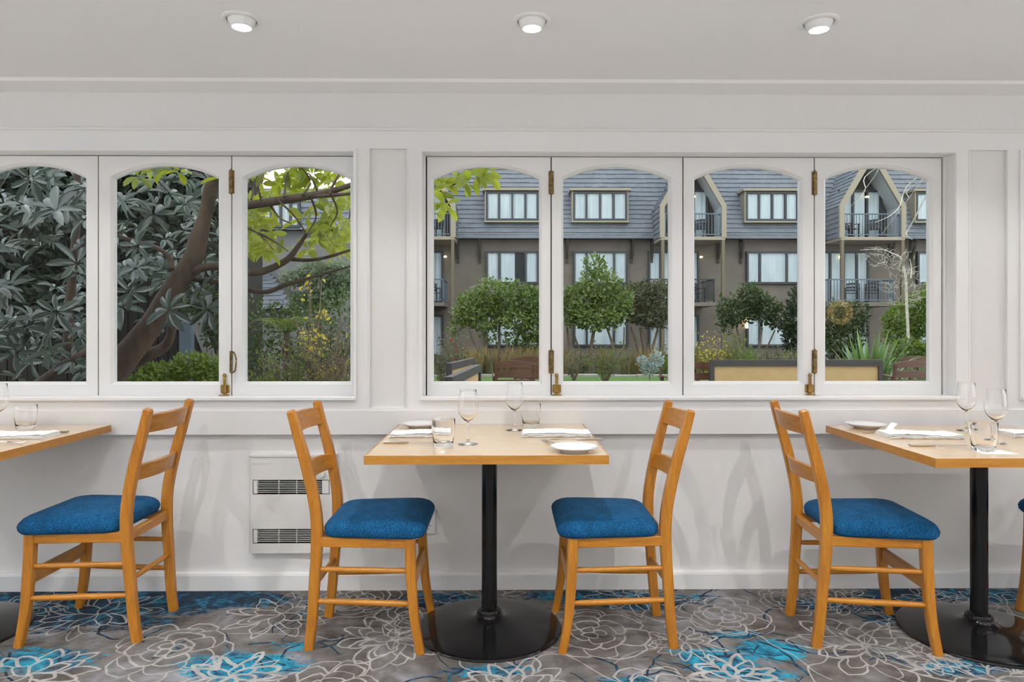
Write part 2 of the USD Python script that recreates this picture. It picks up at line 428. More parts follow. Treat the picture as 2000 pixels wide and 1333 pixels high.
# ceiling with a shallow flat strip along the window wall
DEEP_AT = [(at_z(1039, 47, CEIL)[0] + k * 1.2, y) for y in (-1.95, -3.9) for k in range(-4, 5)]
from shapely.geometry import Point
cp = sbox(ROOM_X0, ROOM_Y0, ROOM_X1, 0.012)
for x, y in DEEP_AT: cp = cp.difference(Point(x, y).buffer(0.049, quad_segs=8))
c = struct('ceiling', extrude_xy(cp, CEIL + 0.012, CEIL + 0.2), 'ceiling_paint', smooth=False)
tag(c, 'plain white plaster ceiling with recessed spotlights', 'ceiling')
struct('border_strip', hull([(x, y, z) for x in (ROOM_X0, ROOM_X1) for y, z in ((-0.125, CEIL + 0.0125), (-0.112, CEIL + 0.001), (-0.03, CEIL + 0.001), (-0.004, CEIL - 0.012), (0.012, CEIL - 0.012), (0.012, CEIL + 0.0125))]), 'ceiling_paint', c, smooth=False)

# unseen side and back walls; the side windows are placed to let daylight in
SIDE = [(-2.2, -0.5, 0.5, 2.05), (-4.4, -2.7, 0.5, 2.05)]


def side_wall(x0, x1):
    p = sbox(ROOM_Y0, 0, WALL_OUT, CEIL + 0.2)
    for a_, b_, c_, d_ in SIDE: p = p.difference(sbox(a_, c_, b_, d_))
    v, f = extrude_xz(p, 0, x1 - x0)
    return np.column_stack([x0 + v[:, 1], v[:, 0], v[:, 2]]), f[:, ::-1]


tag(struct('wall_left', side_wall(ROOM_X0 - 0.15, ROOM_X0), 'far_wall_paint', smooth=False), 'unseen side wall with two windows placed for daylight at the left end of the room', 'wall')
tag(struct('wall_right', side_wall(ROOM_X1, ROOM_X1 + 0.15), 'far_wall_paint', smooth=False), 'unseen side wall with two windows placed for daylight at the right end of the room', 'wall')
tag(struct('wall_back', bx(ROOM_X0, ROOM_X1, ROOM_Y0 - 0.15, ROOM_Y0, 0, CEIL + 0.2), 'far_wall_paint', smooth=False), 'plain back wall behind the camera', 'wall')
nw = 4
for xw, side in ((ROOM_X0 - 0.1, 'left'), (ROOM_X1 + 0.04, 'right')):
    for k, (a_, b_, c_, d_) in enumerate(SIDE):
        fr = sbox(a_, c_, b_, d_).difference(unary_union([sbox(a_ + 0.05 + i * (b_ - a_ - 0.05) / 2, c_ + 0.05, a_ + (i + 1) * (b_ - a_ - 0.05) / 2, d_ - 0.05) for i in range(2)]))
        v, f = extrude_xz(fr, 0, 0.06)
        wn = struct(f'window_{nw}', (np.column_stack([xw + v[:, 1], v[:, 0], v[:, 2]]), f[:, ::-1]), 'trim_paint', smooth=False); nw += 1
        tag(wn, f'unseen white two-light window, placed for daylight, in the {side} side wall, {("nearer", "further from")[k]} the window wall', 'window')

# ---------------------------------------------------------------- front windows: bifold sashes with arched panes
def arch_loop(x0, x1, zb, zs, zc, n=18):
    """Opening with a flat bottom, straight sides up to zs and a shallow arch up to zc."""
    h, rise = (x1 - x0) / 2, zc - zs
    R = (h * h + rise * rise) / (2 * rise)
    xm = (x0 + x1) / 2
    xs = np.linspace(x1, x0, n)
    top = [(x, zc - R + math.sqrt(max(R * R - (x - xm) ** 2, 0))) for x in xs]
    return np.array([(x0, zb), (x1, zb)] + top)


def brass_hinge(parent, x, z, y, h=0.105):
    m = MB()
    for k in range(3):
        m.add(*tube([(x, y - 0.006, z - h / 2 + k * h / 3 + 0.002), (x, y - 0.006, z - h / 2 + (k + 1) * h / 3 - 0.002)], 0.0085, 10))
    m.add(*lathe([(0.0, -h / 2 - 0.006), (0.006, -h / 2), (0.006, h / 2), (0.0, h / 2 + 0.008)], 10, (x, y - 0.006, z)))
    m.add(bx(x - 0.012, x + 0.012, y - 0.004, y + 0.002, z - h / 2, z + h / 2, 0.001))
    obj('hinge', m, 'brass_dark', parent, label='aged brass hinge')


def brass_bolt(parent, x, z, y):
    m = MB()
    m.add(bx(x - 0.020, x + 0.020, y - 0.006, y + 0.003, z + 0.014, z + 0.050, 0.002))
    m.add(bx(x - 0.010, x + 0.010, y - 0.020, y, z + 0.012, z + 0.050, 0.004))
    m.add(*tube([(x, y - 0.010, z + 0.0), (x, y - 0.010, z + 0.078)], 0.0065, 10))
    m.add(*lathe([(0.0, 0.0), (0.008, 0.004), (0.005, 0.012), (0.009, 0.020), (0.006, 0.028), (0.0, 0.031)], 12, (x, y - 0.010, z + 0.072)))
    m.add(bx(x - 0.021, x + 0.021, y - 0.024, y + 0.002, z - 0.002, z + 0.006, 0.002))
    for s in (-1, 1):
        m.add(*lathe([(0.0, -0.002), (0.004, -0.001), (0.0, 0.002)], 8, (x + s * 0.016, y - 0.006, z + 0.03)))
    obj('barrel_bolt', m, 'brass', parent, label='small brass barrel bolt')


def pull_handle(parent, x, z, y):
    m = MB()
    m.add(bx(x - 0.008, x + 0.005, y - 0.007, y + 0.002, z - 0.05, z + 0.05, 0.002))
    m.add(*tube(spline([(x, y - 0.004, z + 0.043), (x + 0.016, y - 0.022, z + 0.045), (x + 0.027, y - 0.028, z + 0.03), (x + 0.032, y - 0.03, z + 0.006), (x + 0.027, y - 0.028, z - 0.036), (x + 0.013, y - 0.02, z - 0.046), (x, y - 0.004, z - 0.044)], 24), 0.0036, 8))
    obj('pull_handle', m, 'brass_dark', parent, label='dark bronze pull handle')


def window(n, x0, x1, edges, panes, hinges, bolts, handle=None, label=''):
    """edges: sash boundaries in X on the sash plane; panes: (x0, x1) of the glass."""
    zt, zb = at(987, 307, Y_SASH)[1], at(987, 774, Y_SASH)[1]
    fr = sbox(x0, Z_BOT, x1, Z_TOP).difference(sbox(edges[0] - 0.003, zb - 0.003, edges[-1] + 0.003, zt + 0.003))
    wn = struct(f'window_{n}', extrude_xz(fr, Y_SASH - 0.008, WALL_OUT - 0.01), 'trim_paint', smooth=False)
    tag(wn, label, 'window')
    # jamb linings and the moulding round the opening
    lin = MB()
    lin.add(bx(x0, x0 + 0.012, Y_BOARD - 0.004, Y_SASH, Z_BOT, Z_TOP, 0.002)); lin.add(bx(x1 - 0.012, x1, Y_BOARD - 0.004, Y_SASH, Z_BOT, Z_TOP, 0.002))
    lin.add(bx(x0, x1, Y_BOARD - 0.004, Y_SASH, Z_TOP - 0.012, Z_TOP, 0.002))
    obj('jamb', lin, 'trim_paint', wn, smooth=False)
    mo = sbox(x0 - 0.004, Z_BOT - 0.004, x1 + 0.004, Z_TOP + 0.004).difference(sbox(x0 + 0.010, Z_BOT + 0.012, x1 - 0.010, Z_TOP - 0.010))
    obj('moulding', extrude_xz(mo, Y_BOARD - 0.010, Y_BOARD + 0.01), 'trim_paint', wn, smooth=False)
    obj('sill', bx(x0, x1, Y_BOARD - 0.016, Y_SASH, Z_BOT - 0.002, Z_BOT + 0.016, 0.004), 'trim_paint', wn, smooth=False)
    obj('shadow_gap', 
        MB().add(bx(edges[0] - 0.004, edges[-1] + 0.004, Y_SASH + 0.022, Y_SASH + 0.034, zt - 0.004, zt + 0.004)).add(np.vstack([bx(e - 0.006, e + 0.006, Y_SASH + 0.02, Y_SASH + 0.034, zb, zt)[0] for e in edges]), np.vstack([bx(0, 1, 0, 1, 0, 1)[1] + 8 * i for i in range(len(edges))])), 'gap_dark', wn, smooth=False, label='dark gap between the sashes')
    g = 0.0028
    gzb, gzs, gzc = at(987, 745.5, Y_SASH + 0.018)[1], at(987, 351, Y_SASH + 0.018)[1], at(987, 326.5, Y_SASH + 0.018)[1]
    for i, (ga, gb) in enumerate(panes):
        a, b = edges[i] + g, edges[i + 1] - g
        front, back = arch_loop(ga - 0.011, gb + 0.011, gzb - 0.013, gzs + 0.006, gzc + 0.012), arch_loop(ga, gb, gzb, gzs, gzc)
        m = MB()
        m.add(*extrude_xz(sbox(a, zb, b, zt).difference(Polygon(front)), Y_SASH, Y_SASH + 0.036))
        fl, bl = np.stack([front[:, 0], np.full(len(front), Y_SASH), front[:, 1]], 1), np.stack([back[:, 0], np.full(len(back), Y_SASH + 0.014), back[:, 1]], 1)
        m.add(*loft([fl, bl], False, False))
        m.add(*extrude_xz(Polygon(front).difference(Polygon(back)), Y_SASH + 0.0142, Y_SASH + 0.036))
        s = obj('sash', m, 'trim_paint', wn, smooth=False)
        obj('pane', extrude_xz(Polygon(back).buffer(0.004), Y_SASH + 0.020, Y_SASH + 0.024), 'window_glass', s, smooth=False, label='clear glass pane with an arched top')
        for e, z in hinges:
            if e == i: brass_hinge(s, edges[i + 1] if i + 1 < len(edges) - 1 else edges[i], z, Y_SASH)
        for e, xx in bolts:
            if e == i: brass_bolt(s, xx, zb + 0.002, Y_SASH)
        if handle and handle[0] == i: pull_handle(s, handle[1], handle[2], Y_SASH)
    return wn


def sx(px): return at(px, HORIZON, Y_SASH)[0]
def gx(px): return at(px, HORIZON, Y_SASH + 0.02)[0]


zh_t, zh_b = at(987, 357, Y_SASH)[1], at(987, 707, Y_SASH)[1]
window(1, *OPEN[0][:2], [-3.38, sx(-68), sx(192), sx(452.5), sx(694)], [(-3.31, gx(-97)), (gx(-34), gx(170)), (gx(225), gx(428.5)), (gx(481), gx(685))],
       [(2, zh_t)], [(2, sx(440))], (2, sx(452.5), zh_b), 'left bifold window of white arched sashes, looking into the rhododendron')
window(2, *OPEN[1][:2], [sx(833), sx(1076.5), sx(1334), sx(1590.5), sx(1839.5)], [(gx(847), gx(1053)), (gx(1100), gx(1306)), (gx(1355.5), gx(1560)), (gx(1610.5), gx(1813))],
       [(0, zh_t), (0, zh_b), (2, zh_t), (2, zh_b)], [(1, sx(1087)), (2, sx(1580.5))], None, 'middle bifold window of four white arched sashes facing the hotel across the garden')
x3 = OPEN[2][0]
window(3, *OPEN[2][:2], [x3 + 0.02 + k * 0.594 for k in range(5)], [(x3 + 0.085 + k * 0.594, x3 + 0.563 + k * 0.594) for k in range(4)],
       [(0, zh_t)], [(1, x3 + 0.66)], None, 'right bifold window cut by the right edge of the photo')

# ---------------------------------------------------------------- recessed spotlights
def beam(parent, z, power, half=61.0, soft=0.5, r=0.011):
    l = UsdLux.SphereLight.Define(stage, f'{parent.GetPath()}/beam')
    l.CreateRadiusAttr(r); l.CreateIntensityAttr(power); l.CreateNormalizeAttr(True); l.CreateColorAttr(Gf.Vec3f(1.0, 0.992, 0.975))
    s = UsdLux.ShapingAPI.Apply(l.GetPrim()); s.CreateShapingConeAngleAttr(half); s.CreateShapingConeSoftnessAttr(soft)
    l.AddTranslateOp().Set(Gf.Vec3d(0, 0, z))


def downlight(x, y, label, lean=(0, 0), first=[None]):
    """White gimbal spotlight: trim ring, tilted inner ring, lens."""
    if first[0] is not None:
        return copy_of(first[0], (x, y, CEIL + 0.012), lean[0], label, instance=False)
    t = thing('ceiling_spotlight', label, 'ceiling light', (x, y, CEIL + 0.012), lean[0], 'recessed ceiling spotlights')
    obj('trim_ring', lathe([(0.049, 0.004), (0.052, -0.006), (0.060, -0.007), (0.066, -0.004), (0.067, 0.001)], 48), 'fitting_white', t)
    obj('gap_ring', lathe([(0.0488, -0.0005), (0.0505, -0.0005)], 48), 'gap_dark', t)
    obj('gimbal_ring', lathe([(0.0305, -0.0285), (0.033, -0.0295), (0.036, -0.027), (0.045, -0.010), (0.0485, 0.002)], 48), 'fitting_white', t)
    obj('inner_gap', lathe([(0.0288, -0.0275), (0.0306, -0.0285)], 48), 'gap_dark', t)
    obj('can', lathe([(0.05, 0.004), (0.05, 0.06), (0.0, 0.06)], 32), 'fitting_white', t)
    obj('lens', lathe([(0.0, -0.034), (0.016, -0.033), (0.025, -0.031), (0.0290, -0.028), (0.0290, -0.01)], 40), 'lamp_glow', t, label='glowing white lens')
    beam(t, -0.047, SPOT)
    first[0] = t
    return t


LX = [at_z(474, 47, CEIL)[0], at_z(1039, 47, CEIL)[0], at_z(1602, 47, CEIL)[0]]
LY = at_z(1039, 47, CEIL)[1]
for x, lab in zip(LX, ('leftmost recessed spotlight in view, above the gap between left and middle tables', 'middle recessed spotlight in view, over the middle table', 'rightmost recessed spotlight in view, above the chair of the right table')):
    downlight(x, LY, lab)
ORD = ('first', 'second', 'third', 'fourth', 'fifth', 'sixth', 'seventh', 'eighth', 'ninth', 'tenth', 'eleventh', 'twelfth', 'thirteenth', 'fourteenth', 'fifteenth', 'sixteenth', 'seventeenth', 'eighteenth', 'nineteenth', 'twentieth')
for k, x in enumerate((LX[0] - 2.0, LX[0] - 1.0, LX[2] + 1.0, LX[2] + 2.0)):
    downlight(x, LY, 'ceiling spotlight of the window row, %s outside the photo to the %s' % (('second', 'first', 'first', 'second')[k], ('left', 'left', 'right', 'right')[k]))
# unseen deep spots behind the camera, placed to light tables and lower wall
deep = None
for ky, y in enumerate((-1.95, -3.9)):
    for kx_, x in enumerate(np.arange(-4, 5) * 1.2 + LX[1]):
        lab = 'unseen deep recessed ceiling spot, placed to light tables and lower wall, %s from the left in the %s row behind the camera' % (ORD[kx_], ('nearer', 'further')[ky])
        if deep is None:
            deep = thing('deep_spotlight', lab, 'ceiling light', (x, y, CEIL + 0.012), 0, 'unseen deep spots placed to light tables and lower wall')
            obj('trim_ring', lathe([(0.048, 0.004), (0.050, -0.004), (0.060, -0.004), (0.064, 0.001)], 32), 'fitting_white', deep)
            obj('can', lathe([(0.048, 0.004), (0.048, 0.034), (0.0, 0.034)], 32), 'slot_black', deep)
            obj('lens', lathe([(0.0, 0.026), (0.042, 0.026)], 32), 'lamp_glow', deep); beam(deep, -0.01, DEEP)
        else: copy_of(deep, (x, y, CEIL + 0.012), 0, lab, instance=False)

# added fill: brass uplighters behind the camera that brighten the ceiling
first = None
for ky, y in enumerate((-3.7, -5.8)):
    for kx_, x in enumerate((-5.0, -2.5, 0.0, 2.5, 5.0)):
        lab = 'added brass uplighter for ceiling fill, %s from the left in the %s row behind the camera' % (ORD[kx_], ('nearer', 'further')[ky])
        if first is None:
            first = thing('standing_uplighter', lab, 'lamp', (x, y, 0), 0, 'added brass uplighters filling the ceiling from behind the camera')
            obj('bowl', lathe([(r__, z__ - 0.4) for r__, z__ in ((0.0, 1.01), (0.06, 1.015), (0.11, 1.04), (0.15, 1.09), (0.165, 1.13), (0.16, 1.13), (0.145, 1.095), (0.10, 1.048), (0.0, 1.025))], 40), 'brass', first)
            obj('lamp_disc', lathe([(0.135, 0.688), (0.0, 0.69)], 32), 'uplight_glow', first, smooth=False)
            obj('stem', tube([(0, 0, 0.02), (0, 0, 0.62)], 0.011, 12), 'brass', first)
            obj('foot', lathe([(0.15, 0.0), (0.15, 0.012), (0.03, 0.028), (0.0, 0.03)], 40), 'brass', first)
        else: copy_of(first, (x, y, 0), 0, lab)
rg = thing('ring_wall_light', 'unseen gold ring light behind the camera, placed for its reflection in the panes', 'lamp', (5.2, ROOM_Y0, 1.42))  # out of view, placed to give the ring reflection in the panes
ring = lathe([(0.15 + 0.045 * math.cos(q), 0.045 * math.sin(q)) for q in np.linspace(0, 2 * PI, 13)], 48)
obj('ring', (np.column_stack([ring[0][:, 0], ring[0][:, 2] + 0.05, ring[0][:, 1]]), ring[1]), 'ring_glow', rg, smooth=True)
obj('back_plate', bx(-0.05, 0.05, 0.0, 0.02, -0.19, -0.05, 0.004), 'brass', rg, smooth=False)

# ---------------------------------------------------------------- heater and socket on the wall
hx0, hx1, hz0, hz1 = X(490), X(659), Z(1077), Z(886)
h = thing('wall_heater', 'flat white gas wall heater with two slotted grilles behind the middle left chair', 'heater', ((hx0 + hx1) / 2, 0.012, hz0))
ho = ((hx0 + hx1) / 2, 0.012, hz0)
gr = [(X(497), X(646), Z(963), Z(935)), (X(497), X(646), Z(1058), Z(1030))]
hp = sbox(hx0, hz0, hx1, hz1)
for a, b, c_, d_ in gr: hp = hp.difference(sbox(a, c_, b, d_))
obj('casing', extrude_xz(hp, -0.022, 0.012), 'heater_enamel', h, smooth=False, off=ho)
obj('rim', MB().add(bx(hx0, hx1, -0.026, -0.02, hz1 - 0.012, hz1 + 0.001, 0.003)).add(bx(hx0, hx0 + 0.006, -0.026, -0.02, hz0, hz1, 0.002)).add(bx(hx1 - 0.006, hx1, -0.026, -0.02, hz0, hz1, 0.002)), 'heater_enamel', h, smooth=False, off=ho)
obj('name_badge', bx(X(497), X(533), -0.0235, -0.0215, Z(904), Z(898), 0.001), 'heater_enamel', h, smooth=False, off=ho)
obj('control_knob', lathe([(0.0, 0.012), (0.016, 0.010), (0.019, 0.0)], 24), 'white_plastic', h, label='round control dial')
kn = stage.GetPrimAtPath(h.GetPath().AppendChild('control_knob'))
kx = UsdGeom.Xformable(kn); kx.AddTranslateOp().Set(Gf.Vec3d(X(630) - ho[0], -0.022 - ho[1], Z(923) - ho[2])); kx.AddRotateXOp().Set(90.0)
for a, b, c_, d_ in gr:
    g = obj('grille', MB().add(bx(a, b, -0.004, 0.011, c_, d_)), 'heater_dark', h, smooth=False, off=ho, label='dark grille opening')
    fm = MB()
    fm.add(*extrude_xz(sbox(a, c_, b, d_).difference(sbox(a + 0.002, c_ + 0.002, b - 0.002, d_ - 0.002)), -0.018, -0.004))
    obj('frame', fm, 'heater_dark', g, smooth=False, off=ho)
    obj('end_plate', bx(a + 0.003, a + 0.020, -0.021, -0.004, c_ + 0.003, d_ - 0.003), 'heater_enamel', g, smooth=False, off=ho)
    obj('end_plate', bx(b - 0.033, b - 0.003, -0.021, -0.004, c_ + 0.003, d_ - 0.003), 'heater_enamel', g, smooth=False, off=ho)
    for k in range(7):
        zc = c_ + 0.004 + (k + 0.5) * (d_ - c_ - 0.008) / 7
        obj('slat', hull([(x, y, z) for x in (a + 0.02, b - 0.033) for y, z in ((-0.020, zc - 0.0008), (-0.020, zc + 0.0003), (-0.013, zc + 0.0008), (-0.013, zc - 0.0003))]), 'heater_enamel', g, smooth=False, off=ho)
    for q in (0.36, 0.66):
        xm = a + 0.02 + q * (b - a - 0.053) * 0.92
        obj('divider', bx(xm - 0.0012, xm + 0.0012, -0.022, -0.006, c_ + 0.003, d_ - 0.003), 'heater_enamel', g, smooth=False, off=ho)

ox, oz = X(836), Z(1018.5)
s = thing('power_outlet', 'white wall power outlet behind the seat of the middle left chair', 'outlet', (ox, 0.012, oz))
obj('plate', bx(-0.034, 0.034, -0.009, 0.0, -0.06, 0.06, 0.003), 'white_plastic', s, smooth=False)
for zz in (0.028, -0.026):
    sl = MB()
    for a0, px_, pz_ in ((0.5, -0.008, 0.005), (-0.5, 0.008, 0.005), (0, 0, -0.010)):
        q = bx(-0.0011, 0.0011, -0.0095, -0.0085, -0.0045, 0.0045)
        vv = q[0].copy(); ca, sa = math.cos(a0), math.sin(a0)
        vv[:, 0], vv[:, 2] = q[0][:, 0] * ca - q[0][:, 2] * sa + px_, q[0][:, 0] * sa + q[0][:, 2] * ca + pz_ + zz
        sl.add(vv, q[1])
    obj('socket_slots', sl, 'slot_black', s, smooth=False, label='three dark angled slots')
obj('switch', bx(-0.007, 0.007, -0.013, -0.008, 0.0, 0.014, 0.002), 'white_plastic', s, smooth=False)
# ---------------------------------------------------------------- carpet: a drawn flower pattern woven into greys and blues
rng = np.random.default_rng(11)


def petal(c, a, r0, L, w, sharp=0.75, bend=0.0, n=14):
    t = np.linspace(0, 1, n)
    half = w * (t ** 0.65) * ((1 - t) ** sharp); half *= w / half.max()
    side = np.concatenate([np.stack([r0 + L * t, half], 1), np.stack([r0 + L * t[::-1], -half[::-1]], 1)[1:]])
    side[:, 1] += bend * (side[:, 0] - r0) ** 2
    ca, sa = math.cos(a), math.sin(a)
    p = np.stack([c[0] + side[:, 0] * ca - side[:, 1] * sa, c[1] + side[:, 0] * sa + side[:, 1] * ca], 1)
    wob = (fbm(np.column_stack([p * 22, np.zeros(len(p))]), 2, 3) - 0.5) * 0.022
    return Polygon(p + np.column_stack([wob, np.roll(wob, 3)])).buffer(0)


def flower(c, R, kind, lw=0.0032, a0=0.0):
    """Line drawing of a flower: petals in layers, the outer ones tucked behind the inner."""
    lines, done = [], None
    if kind == 'dahlia': layers = [(5, 0.16, 0.30, 0.085, 0.9), (8, 0.10, 0.52, 0.115, 0.85), (9, 0.16, 0.66, 0.13, 0.75), (11, 0.2, 0.80, 0.15, 0.6)]
    elif kind == 'rose': layers = [(3, 0.0, 0.2, 0.10, 0.4), (4, 0.0, 0.36, 0.18, 0.35), (5, 0.05, 0.55, 0.26, 0.33), (6, 0.1, 0.72, 0.28, 0.33), (7, 0.15, 0.86, 0.28, 0.33)]
    else: layers = [(6, 0.02, 0.48, 0.11, 0.7), (8, 0.03, 0.75, 0.14, 0.62), (9, 0.10, 0.90, 0.14, 0.7)]
    for k, (n, r0, L, w_, sh) in enumerate(layers):
        polys = []
        for i in range(n):
            a = a0 + 2 * PI * (i + 0.5 * (k % 2)) / n + rng.normal(0, 0.10)
            p = petal(c, a, r0 * R * 0.3, L * R * rng.uniform(0.88, 1.12), w_ * R * rng.uniform(0.85, 1.2), sh, rng.normal(0, 0.35))
            polys.append(p)
        front = done
        for p in polys:
            ln = p.exterior
            if front is not None: ln = ln.difference(front.buffer(-0.001))
            if not ln.is_empty: lines.append(ln.buffer(lw * rng.uniform(0.7, 1.6), quad_segs=2))
            front = p if front is None else unary_union([front, p])
        if kind == 'dahlia' and k == 1:
            for i in range(14):
                a = rng.uniform(0, 2 * PI)
                lines.append(LineString([(c[0] + math.cos(a) * R * q, c[1] + math.sin(a) * R * q) for q in (0.02, 0.12, rng.uniform(0.2, 0.32))]).buffer(lw * 0.5, quad_segs=1))
        done = front
    return lines


flowers = [((775, 1248), 0.27, 'dahlia', .0032), ((1160, 1236), 0.26, 'rose', .0028), ((1690, 1262), 0.31, 'dahlia', .0032), ((330, 1268), 0.25, 'rose', .0032), ((1415, 1202), 0.22, 'rose', .0026),
           ((545, 1200), 0.24, 'lotus', .0028), ((452, 1322), 0.19, 'lotus', .0052), ((1440, 1322), 0.17, 'lotus', .0052), ((60, 1318), 0.22, 'lotus', .004), ((190, 1200), 0.26, 'lotus', .003),
           ((1005, 1345), 0.24, 'dahlia', .0036), ((1950, 1330), 0.26, 'lotus', .0034), ((640, 1345), 0.2, 'rose', .003), ((1300, 1352), 0.2, 'rose', .003), ((950, 1163), 0.22, 'lotus', .0022),
           ((1240, 1163), 0.22, 'lotus', .0022), ((1950, 1185), 0.24, 'lotus', .0026), ((700, 1168), 0.2, 'rose', .0024), ((1560, 1172), 0.2, 'rose', .0024), ((50, 1190), 0.22, 'dahlia', .0026)]
lines = []
spots = []
for (px, py), R, kd, lw in flowers:
    c = at_z(px, py, 0.0); spots.append(c)
    lines += flower(c, R, kd, lw, rng.uniform(0, 6))
for k in range(15):                                                           # smaller ones tucked between
    c = (rng.uniform(-2.7, 2.9), rng.uniform(-0.95, -0.02))
    if min(math.hypot(c[0] - q[0], c[1] - q[1]) for q in spots) < 0.17: continue
    spots.append(c); lines += flower(c, rng.uniform(.12, .2), ['rose', 'lotus', 'dahlia'][rng.integers(3)], .0024, rng.uniform(0, 6))
for gx_ in np.arange(-2.9, 3.2, 0.52):                                       # the pattern goes on towards the room
    for gy_ in np.arange(-1.25, -1.9, -0.5):
        lines += flower((gx_ + rng.uniform(-.1, .1), gy_ + rng.uniform(-.1, .1)), rng.uniform(.2, .28), ['rose', 'dahlia', 'lotus'][rng.integers(3)], .0032, rng.uniform(0, 6))
for k in range(44):                                                           # long wandering tendrils
    p0 = np.array([rng.uniform(-2.8, 3.0), rng.uniform(-1.7, 0)]); a = rng.uniform(0, 6.3); pts = [p0]
    for s_ in range(7):
        a += rng.normal(0, 0.5); pts.append(pts[-1] + 0.07 * np.array([math.cos(a), math.sin(a)]))
    lines.append(LineString(spline(pts, 30)).buffer(rng.uniform(.0016, .003), quad_segs=1))
navy = []

# blue brush patches: (px, py, reach in x, reach in y, strength, brightness)
patches = [(110, 1185, .46, .22, 1.25, -.07), (300, 1172, .42, .16, 1.25, -.08), (420, 1172, .36, .11, 1.05, -.02), (250, 1215, .25, .08, .8, -.05), (60, 1290, .30, .12, .75, .10), (470, 1300, .24, .10, 1.0, .12), (590, 1262, .08, .05, .8, .15),
           (870, 1168, .22, .06, .9, .0), (820, 1180, .10, .05, .9, -.08), (950, 1310, .22, .05, .75, .05), (1150, 1165, .30, .06, 1.1, -.03), (1250, 1180, .2, .07, 1.1, -.04), (1330, 1165, .2, .05, .7, .02), (1390, 1290, .16, .10, .95, .08), (1510, 1270, .14, .08, 1.05, .16), (1470, 1318, .2, .05, .9, .1),
           (1680, 1180, .34, .08, 1.2, -.07), (1800, 1160, .3, .08, 1.1, -.05), (1740, 1210, .14, .05, .9, -.06), (1960, 1165, .3, .08, 1.0, .03), (1880, 1305, .20, .06, .85, .04), (1440, 1240, .10, .04, .7, .1), (590, 1200, .06, .05, .5, .1), (1230, 1330, .14, .04, .7, 0)]
pc = [(*at_z(px, py, 0.0), rx * 1.12, ry * 1.2, s_, b_) for px, py, rx, ry, s_, b_ in patches]
for cx, cy, rx, ry, s_, b_ in pc[:]:                                            # dark brush strokes crossing the blue patches
    for k in range(7):
        p0 = np.array([cx + rng.normal(0, rx * .5), min(cy + rng.normal(0, ry * .6), -.01)]); a = rng.choice([0.5, 2.4, -0.4, 3.6]) + rng.normal(0, .3); pts = [p0]
        for q in range(4):
            a += rng.normal(0, .55); pts.append(pts[-1] + rng.uniform(.02, .06) * np.array([math.cos(a), math.sin(a)]))
        navy.append(LineString(spline(pts, 16)).buffer(rng.uniform(.002, .0055), quad_segs=1))
for k in range(14): pc.append((rng.uniform(-4, 4.2), rng.uniform(-2.2, -1.1), rng.uniform(.15, .35), rng.uniform(.1, .25), .95, rng.uniform(-.06, .14)))


def blue_at(x, y):
    m, b, wsum = np.zeros_like(x), np.zeros_like(x), np.full_like(x, 1e-6)
    for cx, cy, rx, ry, s_, bb in pc:
        g = np.exp(-(((x - cx) / rx) ** 2 + ((y - cy) / ry) ** 2) * 1.1) * s_
        m = np.maximum(m, g); b += g * bb; wsum += g
    return m, b / wsum


FX0, FX1, FY0, FY1 = -3.0, 3.24, -1.92, 0.0
tree, ntree = shapely.STRtree(lines), shapely.STRtree(navy)
VV, FF, INK, base = [], [], [], 0


def put(poly, ink):
    global base
    for g in getattr(poly, 'geoms', [poly]):
        if g.geom_type != 'Polygon' or g.area < 1e-8: continue
        v, f = trimesh.creation.triangulate_polygon(g, engine='earcut')
        if len(f) == 0: continue
        v = np.asarray(v); f = np.asarray(f)
        d = (v[f[:, 1]] - v[f[:, 0]]); e = (v[f[:, 2]] - v[f[:, 0]])
        fl = d[:, 0] * e[:, 1] - d[:, 1] * e[:, 0] < 0
        f[fl] = f[fl][:, ::-1]
        VV.append(v); FF.append(f + base); INK.append(np.full(len(v), ink)); base += len(v)


T_ = 0.06
for x0 in np.arange(FX0, FX1 - 1e-6, T_):
    for y0 in np.arange(FY0, FY1 - 1e-6, T_):
        cell = sbox(x0, y0, x0 + T_, y0 + T_)
        hit, nhit = tree.query(cell), ntree.query(cell)
        if len(nhit):
            dark = unary_union([navy[i] for i in nhit]).intersection(cell)
            if len(hit): dark = dark.difference(unary_union([lines[i] for i in hit]))
            put(dark, -1.0); cell = cell.difference(dark)
        if len(hit):
            ink = unary_union([lines[i] for i in hit]).intersection(cell)
            put(ink, 1.0); put(cell.difference(ink), 0.0)
        else: put(cell, 0.0)
for a, b, c_, d_ in ((ROOM_X0, FX0, FY0, 0.15), (FX1, ROOM_X1, FY0, 0.15), (ROOM_X0, ROOM_X1, ROOM_Y0, FY0), (FX0, FX1, 0.0, 0.15)):
    nx, ny = max(1, int((b - a) / 0.12)), max(1, int((d_ - c_) / 0.12))
    xs, ys = np.linspace(a, b, nx + 1), np.linspace(c_, d_, ny + 1)
    gxx, gyy = np.meshgrid(xs, ys, indexing='ij'); v = np.stack([gxx.ravel(), gyy.ravel()], 1)
    i, j = np.meshgrid(np.arange(nx), np.arange(ny), indexing='ij'); q = (i * (ny + 1) + j).ravel()
    f = np.vstack([np.stack([q, q + ny + 1, q + ny + 2], 1), np.stack([q, q + ny + 2, q + 1], 1)])
    VV.append(v); FF.append(f + base); INK.append(np.zeros(len(v))); base += len(v)
v = np.vstack(VV); f = np.vstack(FF); ink = np.concatenate(INK)
bl, br = blue_at(v[:, 0], v[:, 1])
bl = np.where(ink < 0, 3.0, bl); br = np.where(ink < 0, -0.10, br); ink = np.maximum(ink, 0)
fl = struct('floor', (np.column_stack([v, np.zeros(len(v))]), f), 'carpet', smooth=False)
tag(fl, 'grey carpet with pale drawn flowers and brushed blue patches', 'carpet')
pv = UsdGeom.PrimvarsAPI(fl)
